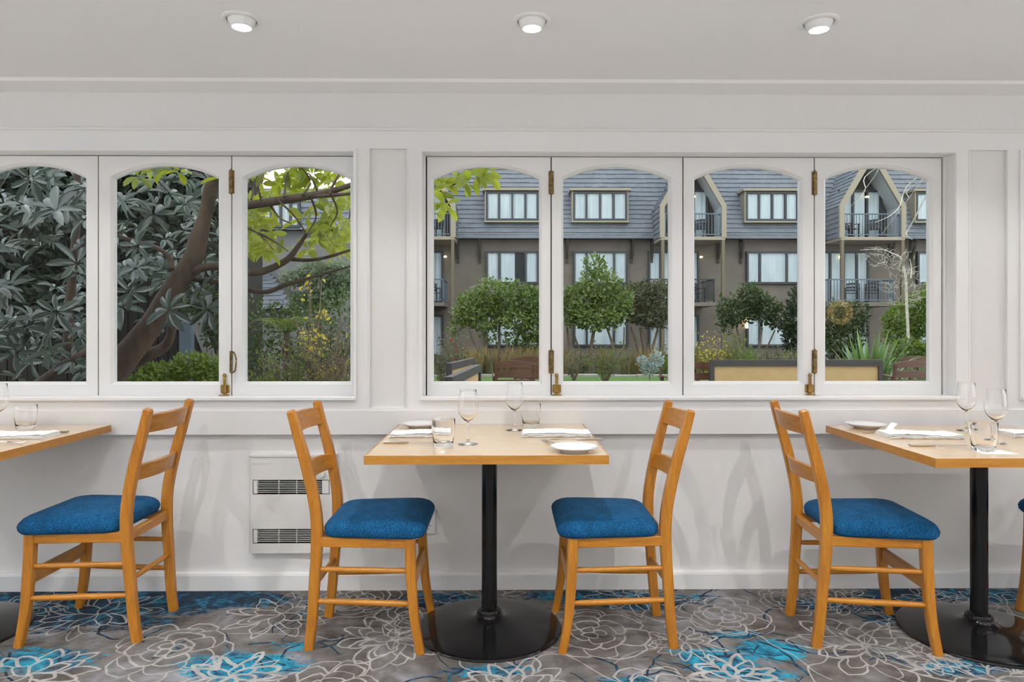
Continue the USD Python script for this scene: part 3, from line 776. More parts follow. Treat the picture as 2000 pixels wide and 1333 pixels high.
for nm, val in (('ink', ink), ('blue', bl), ('bright', br)):
    pv.CreatePrimvar(nm, Sdf.ValueTypeNames.FloatArray, 'vertex').Set(Vt.FloatArray.FromNumpy(val.astype(np.float32)))
struct('slab', bx(ROOM_X0 - .15, ROOM_X1 + .15, ROOM_Y0 - .15, 0.15, -0.25, -0.002), 'gap_dark', fl, smooth=False)
# ---------------------------------------------------------------- dining tables
def make_table(loc, label, width=0.82, depth=0.765):
    t = thing('dining_table', label, 'table', loc, 0)
    w2, d2 = width / 2, depth / 2
    obj('tabletop', bx(-w2 + 0.004, w2 - 0.004, -d2 + 0.004, d2 - 0.004, 0.716, 0.7451, 0.002), 'table_veneer', t, smooth=False)
    tp = t.GetStage().GetPrimAtPath(t.GetPath().AppendChild('tabletop'))
    eb = sbox(-w2, -d2, w2, d2).difference(sbox(-w2 + 0.004, -d2 + 0.004, w2 - 0.004, d2 - 0.004))
    obj('edge_band', extrude_xy(eb, 0.715, 0.7445), 'table_edge', tp, smooth=False, label='orange-brown solid wood edge of the tabletop')
    obj('pole', lathe([(0.0, 0.03), (0.030, 0.03), (0.030, 0.712), (0.0, 0.712)], 40), 'black_gloss', t)
    obj('mounting_plate', bx(-0.16, 0.16, -0.16, 0.16, 0.706, 0.716, 0.004), 'black_gloss', t, smooth=False)
    prof = [(0.279, 0.0), (0.282, 0.004), (0.280, 0.009), (0.268, 0.013), (0.22, 0.020), (0.16, 0.027), (0.11, 0.034), (0.075, 0.041), (0.056, 0.049), (0.050, 0.060), (0.044, 0.068), (0.0, 0.069)]
    obj('base_plate', lathe(prof, 72), 'black_gloss', t, smooth=40, label='round domed black base')
    obj('collar', lathe([(0.047, 0.052), (0.048, 0.066), (0.043, 0.078), (0.035, 0.084), (0.030, 0.085)], 40), 'black_gloss', t)
    return t


table1 = make_table((-0.0625, -0.399, 0), 'square beech-topped pedestal table in the middle, between two chairs facing each other')
copy_of(table1, (-2.145, -0.425, 0), 0, 'beech-topped pedestal table cut by the left edge of the photo')
copy_of(table1, (1.815, -0.466, 0), 0, 'beech-topped pedestal table at the right edge of the photo')

# ---------------------------------------------------------------- chairs (facing +x, origin on the floor between the legs)
REAR = [(-0.205, 0.0), (-0.193, 0.10), (-0.183, 0.237), (-0.174, 0.36), (-0.1725, 0.47), (-0.184, 0.56), (-0.210, 0.68), (-0.236, 0.775), (-0.260, 0.868)]
FRONT = [(0.207, 0.0), (0.195, 0.06), (0.183, 0.14), (0.175, 0.237), (0.170, 0.33), (0.168, 0.414)]


def x_rear(z): return float(np.interp(z, [q[1] for q in REAR], [q[0] for q in REAR]))
def y_rear(z): return float(np.interp(z, [0, 0.45, 0.87], [0.140, 0.152, 0.166]))
def y_front(z): return float(np.interp(z, [0, 0.414], [0.178, 0.170]))


def rod(p, q, r=0.0105):
    p, q = np.array(p, float), np.array(q, float)
    s = np.linspace(0, 1, 9)
    return tube(p + (q - p) * s[:, None], r * (0.74 + 0.26 * np.sin(np.clip(s, 0.0, 1.0) * PI) ** 0.6), 14)


def cushion_loop(inset, z, n=72):
    p = Polygon([(-0.150, -0.172), (0.222, -0.205), (0.222, 0.205), (-0.150, 0.172)])
    r = 0.052
    q = p.buffer(-r - min(inset, 0.1)).buffer(r, quad_segs=12)
    e = q.exterior
    a = np.linspace(0, 1, n, endpoint=False)
    # parametrise by angle about the middle so that all loops correspond
    cx = 0.036
    ring = np.array(e.coords)[:-1]
    ang = np.unwrap(np.arctan2(ring[:, 1], ring[:, 0] - cx))
    if ang[-1] < ang[0]: ring, ang = ring[::-1], ang[::-1]
    order = np.argsort(np.mod(ang, 2 * PI)); aa = np.mod(ang, 2 * PI)[order]; rr = np.hypot(ring[order, 0] - cx, ring[order, 1])
    th = a * 2 * PI
    # exact intersection of a ray with the outline
    out = []
    for t_ in th:
        ln = LineString([(cx, 0), (cx + math.cos(t_), math.sin(t_))])
        h_ = ln.intersection(e)
        h_ = h_ if h_.geom_type == 'Point' else h_.geoms[0]
        out.append((h_.x, h_.y))
    out = np.array(out)
    return np.column_stack([out, np.full(n, z)])


def make_chair(loc, rz, label):
    t = thing('dining_chair', label, 'chair', loc, rz, None)
    loops = [cushion_loop(0.030, 0.4125), cushion_loop(0.006, 0.415), cushion_loop(0.0, 0.425), cushion_loop(-0.002, 0.440), cushion_loop(0.002, 0.453), cushion_loop(0.010, 0.464), cushion_loop(0.024, 0.473), cushion_loop(0.045, 0.479)]
    last = loops[-1]; c_ = np.array([0.036, 0, 0])
    for s_, z_ in ((0.72, 0.4845), (0.4, 0.488), (0.12, 0.489)):
        q = c_ + (last - c_) * [s_, s_, 1]; q[:, 2] = z_; loops.append(q)
    obj('seat_cushion', loft(loops), 'seat_fabric', t, smooth=60, label='padded blue tweed seat')
    for s in (-1, 1):
        pts = np.array([(x, s * y_rear(z), z) for x, z in spline(REAR, 26)])
        wx = np.interp(pts[:, 2], [0, 0.2, 0.45, 0.7, 0.86], [0.034, 0.037, 0.041, 0.038, 0.031])
        m = MB().add(*bar(pts, wx, 0.028, (1, 0, 0), 0.004))
        tip = np.array([(x_rear(0.868) - 0.0005, s * y_rear(0.868), 0.866), (x_rear(0.868) - 0.003, s * y_rear(0.87), 0.8745)])
        m.add(*bar(tip, [0.030, 0.020], [0.027, 0.018], (1, 0, 0), 0.004))
        obj('back_post', m, 'honey_wood_upright', t, smooth=30)
        fp = np.array([(x, s * y_front(z), z) for x, z in spline(FRONT, 16)])
        obj('leg', bar(fp, np.interp(fp[:, 2], [0, 0.2, 0.414], [0.029, 0.034, 0.037]), np.interp(fp[:, 2], [0, 0.414], [0.029, 0.036]), (1, 0, 0), 0.004), 'honey_wood_upright', t, smooth=30)
        obj('seat_rail', bar([(-0.165, s * 0.153, 0.396), (0.165, s * 0.170, 0.396)], 0.022, 0.035, (0, 1, 0), 0.002), 'honey_wood_along', t)
        obj('stretcher', rod((x_rear(.176), s * y_rear(.176), .176), (0.179, s * y_front(.176), .176), 0.0115), 'honey_wood_along', t)
        obj('stretcher', rod((x_rear(.294), s * y_rear(.294), .294), (0.172, s * y_front(.294), .294), 0.0105), 'honey_wood_along', t)
    obj('seat_rail', bx(0.155, 0.178, -0.16, 0.16, 0.380, 0.4135, 0.002), 'honey_wood_across', t, smooth=False)
    obj('seat_rail', bx(-0.185, -0.163, -0.145, 0.145, 0.380, 0.4135, 0.002), 'honey_wood_across', t, smooth=False)
    obj('stretcher', rod((x_rear(.234), -y_rear(.234), .234), (x_rear(.234), y_rear(.234), .234), 0.0105), 'honey_wood_across', t)
    obj('front_stretcher', bx(0.166, 0.185, -0.165, 0.165, 0.225, 0.276, 0.003), 'honey_wood_across', t, smooth=False, label='flat board between the front legs')
    for z0, z1, sag in ((0.781, 0.848, 0.030), (0.602, 0.660, 0.030)):
        ys = np.linspace(-1, 1, 17); loops = []
        yr = y_rear((z0 + z1) / 2) - 0.008
        for q in ys:
            dx = -sag * (1 - q * q)
            crown = 0.006 * (1 - q * q)
            lp = []
            for (ox_, z_) in ((-0.008, z0 + 0.003), (-0.005, z0), (0.005, z0), (0.008, z0 + 0.003), (0.008, z1 + crown - 0.004), (0.004, z1 + crown), (-0.004, z1 + crown), (-0.008, z1 + crown - 0.004)):
                lp.append((x_rear(z_) + dx + ox_, q * yr, z_))
            loops.append(np.array(lp)[::-1])
        obj('back_slat', loft(loops), 'honey_wood_across', t, smooth=40)
    return t


chair1 = make_chair((-0.512, -0.425, 0), 0.0, 'honey wood ladder-back chair left of the middle table, in front of the wall heater')
copy_of(chair1, (0.412, -0.425, 0), 180.0, 'honey wood ladder-back chair with blue seat on the right side of the middle table')
copy_of(chair1, (-1.580, -0.362, 0), 180.0, 'leftmost honey wood ladder-back chair, its blue seat turned to the left table')
copy_of(chair1, (1.355, -0.443, 0), -4.0, 'honey wood ladder-back chair with blue seat tucked to the left of the right-hand table')
copy_of(chair1, (2.342, -0.43, 0), 180.0, 'honey wood chair at the right edge, only a front leg and seat corner in view')

# ---------------------------------------------------------------- tableware
TT = 0.7452


def solid_ring(prof):
    return lathe(prof, 40)


def wine_glass(loc, label, h=0.2, first=[None]):
    if first[0] is not None: return copy_of(first[0], loc, 0, label)
    t = thing('wine_glass', label, 'wine glass', loc, 0, None)
    outer = [(0.0355, 0.0), (0.0358, 0.0012), (0.030, 0.0028), (0.015, 0.0055), (0.006, 0.011), (0.0042, 0.022), (0.0038, 0.045), (0.0042, 0.066), (0.0062, 0.078), (0.012, 0.086), (0.024, 0.098), (0.033, 0.112), (0.0372, 0.128), (0.0372, 0.145), (0.0352, 0.165), (0.0325, 0.185), (0.0308, 0.2)]
    inner = [(0.0300, 0.2003), (0.0316, 0.185), (0.0342, 0.165), (0.0362, 0.145), (0.0362, 0.128), (0.0320, 0.113), (0.023, 0.100), (0.011, 0.0895), (0.0, 0.087)]
    k = 10
    obj('stem', lathe([(0.0, 0.0)] + outer[:k - 1] + [(0.0, 0.0795)], 40), 'glassware', t, smooth=True)
    obj('bowl', lathe([(0.0, 0.0796)] + outer[k - 1:] + inner, 40), 'glassware', t, smooth=True)
    first[0] = t
    return t


def tumbler(loc, label, first=[None]):
    if first[0] is not None: return copy_of(first[0], loc, 0, label)
    p = [(0.0, 0.0), (0.031, 0.0), (0.034, 0.003), (0.037, 0.020), (0.0408, 0.050), (0.0425, 0.080), (0.0430, 0.099), (0.0424, 0.1005), (0.0416, 0.0995), (0.0408, 0.080), (0.0388, 0.050), (0.0345, 0.024), (0.030, 0.016), (0.0, 0.013)]
    t = obj('water_glass', lathe(p, 44), 'glassware', None, smooth=40)
    x = UsdGeom.Xformable(t); x.AddTranslateOp().Set(Gf.Vec3d(*map(float, loc))); x.AddRotateZOp().Set(0.0)
    tag(t, label, 'glass'); first[0] = t
    return t


def copy_mesh(root, loc, rz, label, group=None):
    """A copy of a thing that is one mesh."""
    m = UsdGeom.Mesh.Define(stage, fresh('/World', root.GetName())); p = m.GetPrim()
    p.GetReferences().AddInternalReference(root.GetPath())
    p.GetAttribute('xformOp:translate').Set(Gf.Vec3d(*map(float, loc))); p.GetAttribute('xformOp:rotateZ').Set(float(rz))
    tag(p, label, root.GetCustomData().get('category'), group)
    return p


def tumbler_copy(loc, label): return copy_mesh(glass0, loc, 0, label)


def tz(px, py, z=TT): x, y = at_z(px, py, z); return (x, y, z)


glass0 = tumbler(tz(866, 873), 'short water glass at the front left of the middle table, over the napkin end')
tumbler_copy(tz(1037, 834), 'short water glass at the back of the middle table, beside the rear wine glass')
tumbler_copy(tz(1921, 881), 'short water glass at the front of the right table')
tumbler_copy(tz(50, 838), 'short water glass on the left table')
wine_glass(tz(914, 868), 'taller front wine glass near the centre of the middle table')
wine_glass(tz(1005, 841), 'rear wine glass on the middle table, in front of the window frame')
wine_glass(tz(1887, 842), 'wine glass standing at the back of the right table')
wine_glass(tz(1945, 866), 'wine glass just behind the water glass of the right table')
wine_glass(tz(-4, 846), 'wine glass cut by the left edge of the photo, on the left table')


def side_plate(loc, label, rz=0, first=[None]):
    if first[0] is not None: return copy_of(first[0], loc, rz, label)
    t = thing('side_plate', label, 'plate', loc, rz, None)
    obj('dish', lathe([(0.0, 0.0015), (0.043, 0.0015), (0.044, 0.0), (0.048, 0.0), (0.050, 0.003), (0.066, 0.010), (0.081, 0.0165), (0.0825, 0.018), (0.081, 0.0185), (0.066, 0.0135), (0.052, 0.0075), (0.047, 0.006), (0.0, 0.0055)], 56), 'porcelain', t, smooth=40)
    obj('rim_line', lathe([(0.0812, 0.0184), (0.0822, 0.0187), (0.0826, 0.0180)], 56), 'plate_print', t, label='thin dark rim line')
    first[0] = t
    return t


side_plate(tz(821, 835), 'white side plate at the back left of the middle table, partly behind a glass')
side_plate(tz(1121, 882), 'white side plate at the front right of the middle table, under a butter knife')
side_plate(tz(1692, 836), 'white side plate on the back left corner of the right table')


def napkin_mesh(L, W, seed, flap=True, H=0.017):
    """A cloth folded into a flat stack of layers with soft folded ends."""
    m = MB(); r = np.random.default_rng(seed)
    nl = 4
    for k in range(nl):
        z0 = k * H / nl
        l2, w2 = L / 2 * (1 - 0.012 * k), W / 2 * (1 - 0.02 * k)
        n = 22
        xs = np.linspace(-l2, l2, n)
        rows = []
        for x in xs:
            hump = 0.0022 * math.sin(3 * x / L * 2 + seed) + 0.0015 * r.normal(0, .5)
            e = 0.0018 * r.normal()
            end = 1 - abs(x) / l2
            th = H / nl * (0.55 + 0.45 * min(1, end * 14))
            zz = z0 + (hump if k == nl - 1 else 0) * min(1, end * 6)
            rows.append(np.array([(x, -w2 + e, zz + th * .5), (x, -w2 + 0.004 + e, zz + th * .05), (x, 0, zz), (x, w2 - 0.004, zz + th * .05), (x, w2, zz + th * .5), (x, w2 - 0.004, zz + th * .97), (x, 0, zz + th * 1.05 + 0.001), (x, -w2 + 0.004 + e, zz + th * .97)]))
        m.add(*loft(rows))
    if flap:
        n = 9
        rows = []
        for s_ in np.linspace(0, 1, n):
            x = L / 2 * (-0.72 + 0.25 * s_); y = W * (0.30 + 0.28 * s_); z = H + 0.004 + 0.016 * math.sin(s_ * 1.6)
            rows.append(np.array([(x - 0.006, y, z), (x, y - 0.01, z - 0.003), (x + 0.022, y, z - 0.002), (x + 0.024, y + 0.004, z + 0.003), (x + 0.004, y + 0.004, z + 0.008)]))
        m.add(*loft(rows))
    return m


def napkin(loc, rz, L, W, seed, label, flap=False):
    t = obj('folded_napkin', napkin_mesh(L, W, seed, flap), 'napkin_linen', None, smooth=50)
    x = UsdGeom.Xformable(t); x.AddTranslateOp().Set(Gf.Vec3d(*map(float, loc))); x.AddRotateZOp().Set(float(rz))
    return tag(t, label, 'napkin')


napkin(tz(825, 851), 1.0, 0.25, 0.115, 1, 'white folded napkin on the left half of the middle table, running behind the water glass')
napkin(tz(1086, 850), 0.0, 0.275, 0.12, 2, 'white folded napkin on the right half of the middle table, behind the front plate')
napkin(tz(1794, 853), -3.0, 0.285, 0.125, 3, 'white folded napkin with a raised flap on the right table', True)
napkin(tz(2022, 851), -2.0, 0.25, 0.12, 4, 'white folded napkin cut by the right edge of the photo')
napkin(tz(34, 854), 1.0, 0.27, 0.12, 5, 'white folded napkin on the left table')


def knife_parts(t, L=0.21):
    hd = spline([(0, 0), (0.02, 0.0), (0.09, 0)], 8)
    m = MB()
    zs = 0.0045
    m.add(*bar([(0, 0, zs), (0.03, 0, zs), (0.07, 0, zs), (0.092, 0, zs)], [0.013, 0.014, 0.012, 0.009], [0.007, 0.0085, 0.008, 0.005], (0, 1, 0), 0.002))
    obj('handle', m, 'steel_handle', t)
    b = Polygon([(0.09, -0.004), (0.11, -0.0075), (0.17, -0.0085), (0.195, -0.005), (0.207, 0.003), (0.2, 0.0055), (0.09, 0.0045)])
    obj('blade', extrude_xy(b, 0.0035, 0.0052), 'steel', t, smooth=False)


def knife(loc, rz, label, first=[None], z=0.0, tilt=0.0):
    loc = (loc[0], loc[1], loc[2] + z)
    if first[0] is not None: return copy_of(first[0], loc, rz, label)
    t = thing('table_knife', label, 'knife', loc, rz, None)
    knife_parts(t); first[0] = t
    return t


def fork(loc, rz, label, first=[None], z=0.0):
    loc = (loc[0], loc[1], loc[2] + z)
    if first[0] is not None: return copy_of(first[0], loc, rz, label)
    t = thing('table_fork', label, 'fork', loc, rz, None)
    obj('handle', bar([(0, 0, 0.004), (0.03, 0, 0.004), (0.08, 0, 0.005), (0.12, 0, 0.008), (0.135, 0, 0.006)], [0.016, 0.013, 0.007, 0.007, 0.012], [0.003] * 5, (0, 1, 0), 0.001), 'steel', t)
    m = MB()
    for k in range(4):
        y = (k - 1.5) * 0.0062
        m.add(*bar([(0.133, y * 0.7, 0.006), (0.15, y, 0.003), (0.175, y, 0.003), (0.19, y, 0.005)], [0.0055, 0.0036, 0.0032, 0.0022], [0.002] * 4, (0, 1, 0), 0.0006))
    obj('tines', m, 'steel', t); first[0] = t
    return t


knife(tz(749, 866.5), -1.0, 'steel dinner knife at the front left of the middle table, its blade behind the glass')
knife(tz(1776, 872), -2.5, 'steel dinner knife in front of the napkin on the right table')
knife(tz(133, 845.5), 180.0, 'steel knife whose handle shows beyond the napkin of the left table')
knife(tz(1175, 861, TT + 0.019), 180.0, 'small steel butter knife lying across the front plate of the middle table', z=-0.0005)
fq, fr_ = tz(1098, 876), tz(1047, 855)
fork(fq, math.degrees(math.atan2(fr_[1] - fq[1], fr_[0] - fq[0])), 'steel fork lying beside the front plate of the middle table')
fork(tz(-60, 868), 4.0, 'steel fork in front of the napkin on the left table, tines to the right')
fork(tz(1686, 847), 10.0, 'steel fork between plate and napkin on the right table')
ps = obj('paper_coaster', extrude_xy(Polygon([(-.06, -.035), (.06, -.045), (.055, .04), (-.05, .045)]), 0.0002, 0.0012), 'paper_white', None, smooth=False)
UsdGeom.Xformable(ps).AddTranslateOp().Set(Gf.Vec3d(*tz(1940, 884))); tag(ps, 'white paper slip under the water glass of the right table', 'coaster')
# ---------------------------------------------------------------- outdoors: materials
def leafmat(name, c1, c2, c3, rough=0.4, trans=0.25, tcol=None, spec=0.5):
    tcol = tcol or tuple(min(1.0, q * 1.8) for q in c3)
    mat(name, {'g': ('geometry', {}), 'i': ('object_info', {}), 'a': ('math', {'math_type': 'add'}), 'fr': ('math', {'math_type': 'fraction'}), 'r': ('rgb_ramp', {'ramp': [(0.0, c1), (0.5, c2), (1.0, c3)]}),
               'p': ('principled_bsdf', {'roughness': rough, 'specular_ior_level': spec}), 't': ('translucent_bsdf', {'color': tcol}), 'm': ('mix_closure', {'fac': trans})},
        [('g.random_per_island', 'a.value1'), ('i.random', 'a.value2'), ('a.value', 'fr.value1'), ('fr.value', 'r.fac'), ('r.color', 'p.base_color'), ('p.BSDF', 'm.closure1'), ('t.BSDF', 'm.closure2')], surface='m.closure')


leafmat('rhododendron_leaf', (0.012, 0.024, 0.017), (0.031, 0.052, 0.042), (0.085, 0.118, 0.105), 0.28, 0.05, (0.10, 0.16, 0.04), spec=0.8)
leafmat('lime_leaf', (0.035, 0.060, 0.007), (0.10, 0.14, 0.013), (0.23, 0.27, 0.032), 0.40, 0.44, (0.50, 0.55, 0.045))  # backlight from the sky put into the yellow-green leaf colour
leafmat('shade_leaf', (0.006, 0.012, 0.006), (0.013, 0.022, 0.010), (0.026, 0.038, 0.018), 0.45, 0.1)  # hedge leaf colour darkened to stand in for shade in the gaps
leafmat('camellia_leaf', (0.011, 0.026, 0.003), (0.038, 0.074, 0.010), (0.110, 0.165, 0.026), 0.38, 0.18)
leafmat('dark_leaf', (0.009, 0.020, 0.004), (0.022, 0.040, 0.009), (0.048, 0.068, 0.017), 0.42, 0.15)
leafmat('olive_leaf', (0.035, 0.042, 0.014), (0.060, 0.066, 0.024), (0.095, 0.095, 0.040), 0.5, 0.2)
leafmat('fresh_leaf', (0.028, 0.055, 0.005), (0.060, 0.105, 0.009), (0.12, 0.17, 0.018), 0.42, 0.35)
leafmat('yellow_leaf', (0.16, 0.20, 0.012), (0.28, 0.28, 0.02), (0.42, 0.34, 0.04), 0.5, 0.4)
leafmat('pale_leaf', (0.055, 0.090, 0.045), (0.11, 0.155, 0.080), (0.22, 0.26, 0.16), 0.5, 0.25)
leafmat('silver_leaf', (0.16, 0.20, 0.20), (0.24, 0.29, 0.29), (0.36, 0.40, 0.40), 0.6, 0.2)
leafmat('straw_leaf', (0.05, 0.055, 0.012), (0.13, 0.085, 0.02), (0.22, 0.15, 0.05), 0.6, 0.25)
leafmat('flax_leaf', (0.035, 0.085, 0.014), (0.070, 0.150, 0.030), (0.13, 0.22, 0.06), 0.35, 0.2, spec=0.7)
leafmat('red_petal', (0.30, 0.01, 0.03), (0.40, 0.02, 0.06), (0.5, 0.05, 0.10), 0.5, 0.2)
mottled('bark', (0.030, 0.019, 0.012), (0.090, 0.056, 0.034), scale=7, rough=0.85, bump=0.01, bscale=26, stretch=(1, 1, 0.35))
mottled('twig_bark', (0.075, 0.052, 0.034), (0.17, 0.13, 0.09), scale=20, rough=0.85)
mottled('pale_bark', (0.28, 0.27, 0.22), (0.48, 0.46, 0.40), scale=14, rough=0.8)
mottled('soil', (0.018, 0.013, 0.009), (0.05, 0.038, 0.025), scale=2.5, rough=0.95, bump=0.03, bscale=9)
mottled('lawn', (0.045, 0.13, 0.012), (0.10, 0.22, 0.025), scale=7, rough=0.9, bump=0.02, bscale=160)
mottled('paving', (0.20, 0.19, 0.17), (0.30, 0.29, 0.26), scale=3, rough=0.85)
mottled('render_taupe', (0.130, 0.112, 0.090), (0.165, 0.143, 0.116), scale=1.2, rough=0.85, bump=0.004, bscale=30)
mat('shingle', {'t': ('texture_coordinate', {}), 'g': ('geometry', {}), 'n': ('noise_texture', {'scale': 1.6, 'detail': 5.0, 'roughness': 0.7}), 'r': ('rgb_ramp', {'ramp': [(0.3, (0.120, 0.140, 0.170)), (0.7, (0.175, 0.196, 0.228))]}),
                'ri': ('rgb_ramp', {'ramp': [(0.0, (0.84, 0.84, 0.84)), (1.0, (1.12, 1.12, 1.12))]}), 'mx': ('mix', {'mix_type': 'multiply', 'fac': 1.0}), 'p': ('principled_bsdf', {'roughness': 0.6})},
    [('t.object', 'n.vector'), ('n.fac', 'r.fac'), ('g.random_per_island', 'ri.fac'), ('r.color', 'mx.color1'), ('ri.color', 'mx.color2'), ('mx.color', 'p.base_color')])
mottled('slate_dark', (0.045, 0.055, 0.070), (0.075, 0.090, 0.110), scale=3, rough=0.6)
plain('cream_trim', (0.27, 0.235, 0.17), 0.6)
plain('post_paint', (0.13, 0.105, 0.065), 0.7)
plain('soffit_dark', (0.045, 0.038, 0.030), 0.8)
plain('lining_white', (0.42, 0.46, 0.50), 0.6)
plain('window_frame_dark', (0.022, 0.026, 0.030), 0.45)
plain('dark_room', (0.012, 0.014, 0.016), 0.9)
mottled('curtain', (0.46, 0.52, 0.57), (0.60, 0.65, 0.69), scale=3, rough=0.9, stretch=(1, 1, .2))
plain('rail_blue', (0.075, 0.11, 0.14), 0.5)
plain('rail_black', (0.012, 0.014, 0.018), 0.5)
plain('garden_dark_metal', (0.02, 0.02, 0.022), 0.5)
mottled('tan_canvas', (0.40, 0.27, 0.12), (0.46, 0.32, 0.15), scale=5, rough=0.9, bump=0.001, bscale=400)
mottled('dark_timber', (0.022, 0.020, 0.020), (0.045, 0.040, 0.038), scale=5, rough=0.6, stretch=(1, 1, 8))
wood('teak', (0.045, 0.018, 0.009), (0.085, 0.034, 0.016), (0.13, 0.058, 0.028), (1.0, 9, 9), rough=0.5, scale=7, coat=0.1)
mottled('fence_timber', (0.009, 0.007, 0.0055), (0.020, 0.016, 0.013), scale=4, rough=0.9, stretch=(9, 9, .6))
mottled('grey_plank', (0.10, 0.10, 0.10), (0.17, 0.17, 0.165), scale=5, rough=0.8, stretch=(6, 6, .6))
plain('blue_post', (0.06, 0.085, 0.11), 0.6)

GZ = -0.15


def D2Y(d): return d - DIST


# ---------------------------------------------------------------- ground
g = struct('ground', bx(-40, 50, 0.16, 80, GZ - 0.3, GZ - 0.02), 'soil', smooth=False); tag(g, 'dark garden soil between the window and the hotel', 'ground')
y_lawn0, y_lawn1 = D2Y(12.0), D2Y(18.6)
tag(struct('lawn', bx(-5.5, 30, y_lawn0, y_lawn1, GZ - 0.02, GZ, 0.005), 'lawn', smooth=False), 'narrow strip of green lawn beyond the garden furniture', 'lawn')
pt = struct('patio', bx(-6, 30, 0.18, y_lawn0, GZ - 0.03, GZ - 0.012), 'paving', smooth=False); tag(pt, 'pale paving right outside the windows', 'patio')
for i in range(22):
    struct('kerb_stone', bx(-5.4 + i * 0.9, -4.515 + i * 0.9, y_lawn1, y_lawn1 + 0.22, GZ - 0.02, GZ + 0.05 + 0.01 * (i % 3), 0.015), 'paving', g, smooth=False)

# ---------------------------------------------------------------- hotel
YB = D2Y(30.0)


def bX(px, Y=None): return at(px, HORIZON, YB if Y is None else Y)[0]
def bZ(py, Y=None): return at(987, py, YB if Y is None else Y)[1]


hotel = thing('hotel_building', 'grey-shingled mansard hotel with A-frame balcony dormers across the garden', 'building', (bX(1300), YB, GZ))
HO = (bX(1300), YB, GZ)
HX0, HX1 = bX(738), bX(2320)
z_eave = bZ(466)
obj('wall', bx(HX0, HX1, YB, YB + 8, GZ, z_eave + 0.3), 'render_taupe', hotel, smooth=False, off=HO)
Y_EAVE, LEAN = YB - 0.55, 0.36
obj('soffit', bx(HX0, HX1, Y_EAVE + 0.03, YB + 0.02, z_eave - 0.05, z_eave + 0.10), 'soffit_dark', hotel, smooth=False, off=HO)
z_ridge = 10.6
obj('roof_deck', hull([(x, y, z) for x in (HX0, HX1) for y, z in ((Y_EAVE + 0.06, z_eave), (Y_EAVE + 0.06 + LEAN * (z_ridge - z_eave), z_ridge), (YB + 8, z_ridge), (YB + 8, z_eave))]), 'soffit_dark', hotel, smooth=False, off=HO)
r_ = random.Random(5)


def course(x0, x1, zlo, pitch, yf, lean, dx=0.33, slope=None):
    """One course of shingles, each a small tapered slab with its own butt line."""
    m = MB(); x = x0 - r_.random() * dx
    while x < x1:
        wd = dx * r_.uniform(0.85, 1.15)
        a, b = max(x, x0), min(x + wd - 0.003, x1)
        x += wd
        if b - a < 0.04: continue
        j, th = r_.uniform(-0.010, 0.010), r_.uniform(0.046, 0.058)
        z0, z1 = zlo + j, zlo + pitch * 1.25
        y0, y1 = yf + lean * (z0 - z_eave), yf + lean * (z1 - z_eave)
        v = np.array([(xx, yy, zz) for xx in (a, b) for yy, zz in ((y0 - th, z0), (y0 + 0.02, z0), (y1 + 0.02, z1), (y1 - 0.006, z1))])
        m.add(v, np.array([[0, 1, 2], [0, 2, 3], [4, 6, 5], [4, 7, 6], [0, 4, 5], [0, 5, 1], [1, 5, 6], [1, 6, 2], [2, 6, 7], [2, 7, 3], [3, 7, 4], [3, 4, 0]]))
    return m


PITCH = 0.212
for k in range(int((z_ridge - z_eave) / PITCH)):
    obj('shingle_course', course(HX0, HX1, z_eave + k * PITCH, PITCH, Y_EAVE + 0.04, LEAN), 'shingle', hotel, smooth=False, off=HO)
obj('eave_edge', bx(HX0, HX1, Y_EAVE - 0.06, Y_EAVE + 0.06, z_eave - 0.07, z_eave + 0.01), 'shingle', hotel, smooth=False, off=HO)


def drape(x0, x1, z0, z1, y, amp=0.045, wave=0.16, seed=0):
    n = max(8, int((x1 - x0) / 0.035)); xs = np.linspace(x0, x1, n)
    ph = np.cumsum(np.random.default_rng(seed).uniform(0.6, 1.4, n)) * (xs[1] - xs[0]) / wave * 2 * PI
    ys = y + amp * np.sin(ph)
    v = np.concatenate([np.column_stack([xs, ys, np.full(n, z0)]), np.column_stack([xs, ys * 0.5 + y * 0.5, np.full(n, z1)])])
    i = np.arange(n - 1)
    f = np.vstack([np.column_stack([i, i + 1, i + 1 + n]), np.column_stack([i, i + 1 + n, i + n])])
    return v, f


def hotel_window(x0, x1, z0, z1, splits, Y, seed=0, cover=((0, 1),), label=None):
    fw = 0.085
    p = sbox(x0, z0, x1, z1); cells = []
    e = [0] + list(splits) + [1]
    for a, b in zip(e[:-1], e[1:]):
        xa, xb = x0 + a * (x1 - x0) + fw * (0.5 if a else 1), x0 + b * (x1 - x0) - fw * (0.5 if b < 1 else 1)
        cells.append((xa, xb)); p = p.difference(sbox(xa, z0 + fw, xb, z1 - fw))
    w_ = obj('window', extrude_xz(p, Y - 0.09, Y + 0.06), 'window_frame_dark', hotel, smooth=False, off=HO, label=label)
    obj('dark_interior', bx(x0 + 0.02, x1 - 0.02, Y + 0.045, Y + 0.06, z0 + 0.02, z1 - 0.02), 'dark_room', w_, smooth=False, off=HO)  # dark panel painted to stand for the unlit room behind
    for a, b in cells: obj('pane', bx(a - 0.01, b + 0.01, Y - 0.035, Y - 0.028, z0 + fw - 0.01, z1 - fw + 0.01), 'window_glass', w_, smooth=False, off=HO)
    for q, (a, b) in enumerate(cover):
        obj('curtain', drape(x0 + 0.05 + a * (x1 - x0 - 0.1), x0 + 0.05 + b * (x1 - x0 - 0.1), z0 + 0.05, z1 - 0.05, Y + 0.008, 0.026, 0.17, seed + q), 'curtain', w_, smooth=True, off=HO, label='pale pleated curtain')


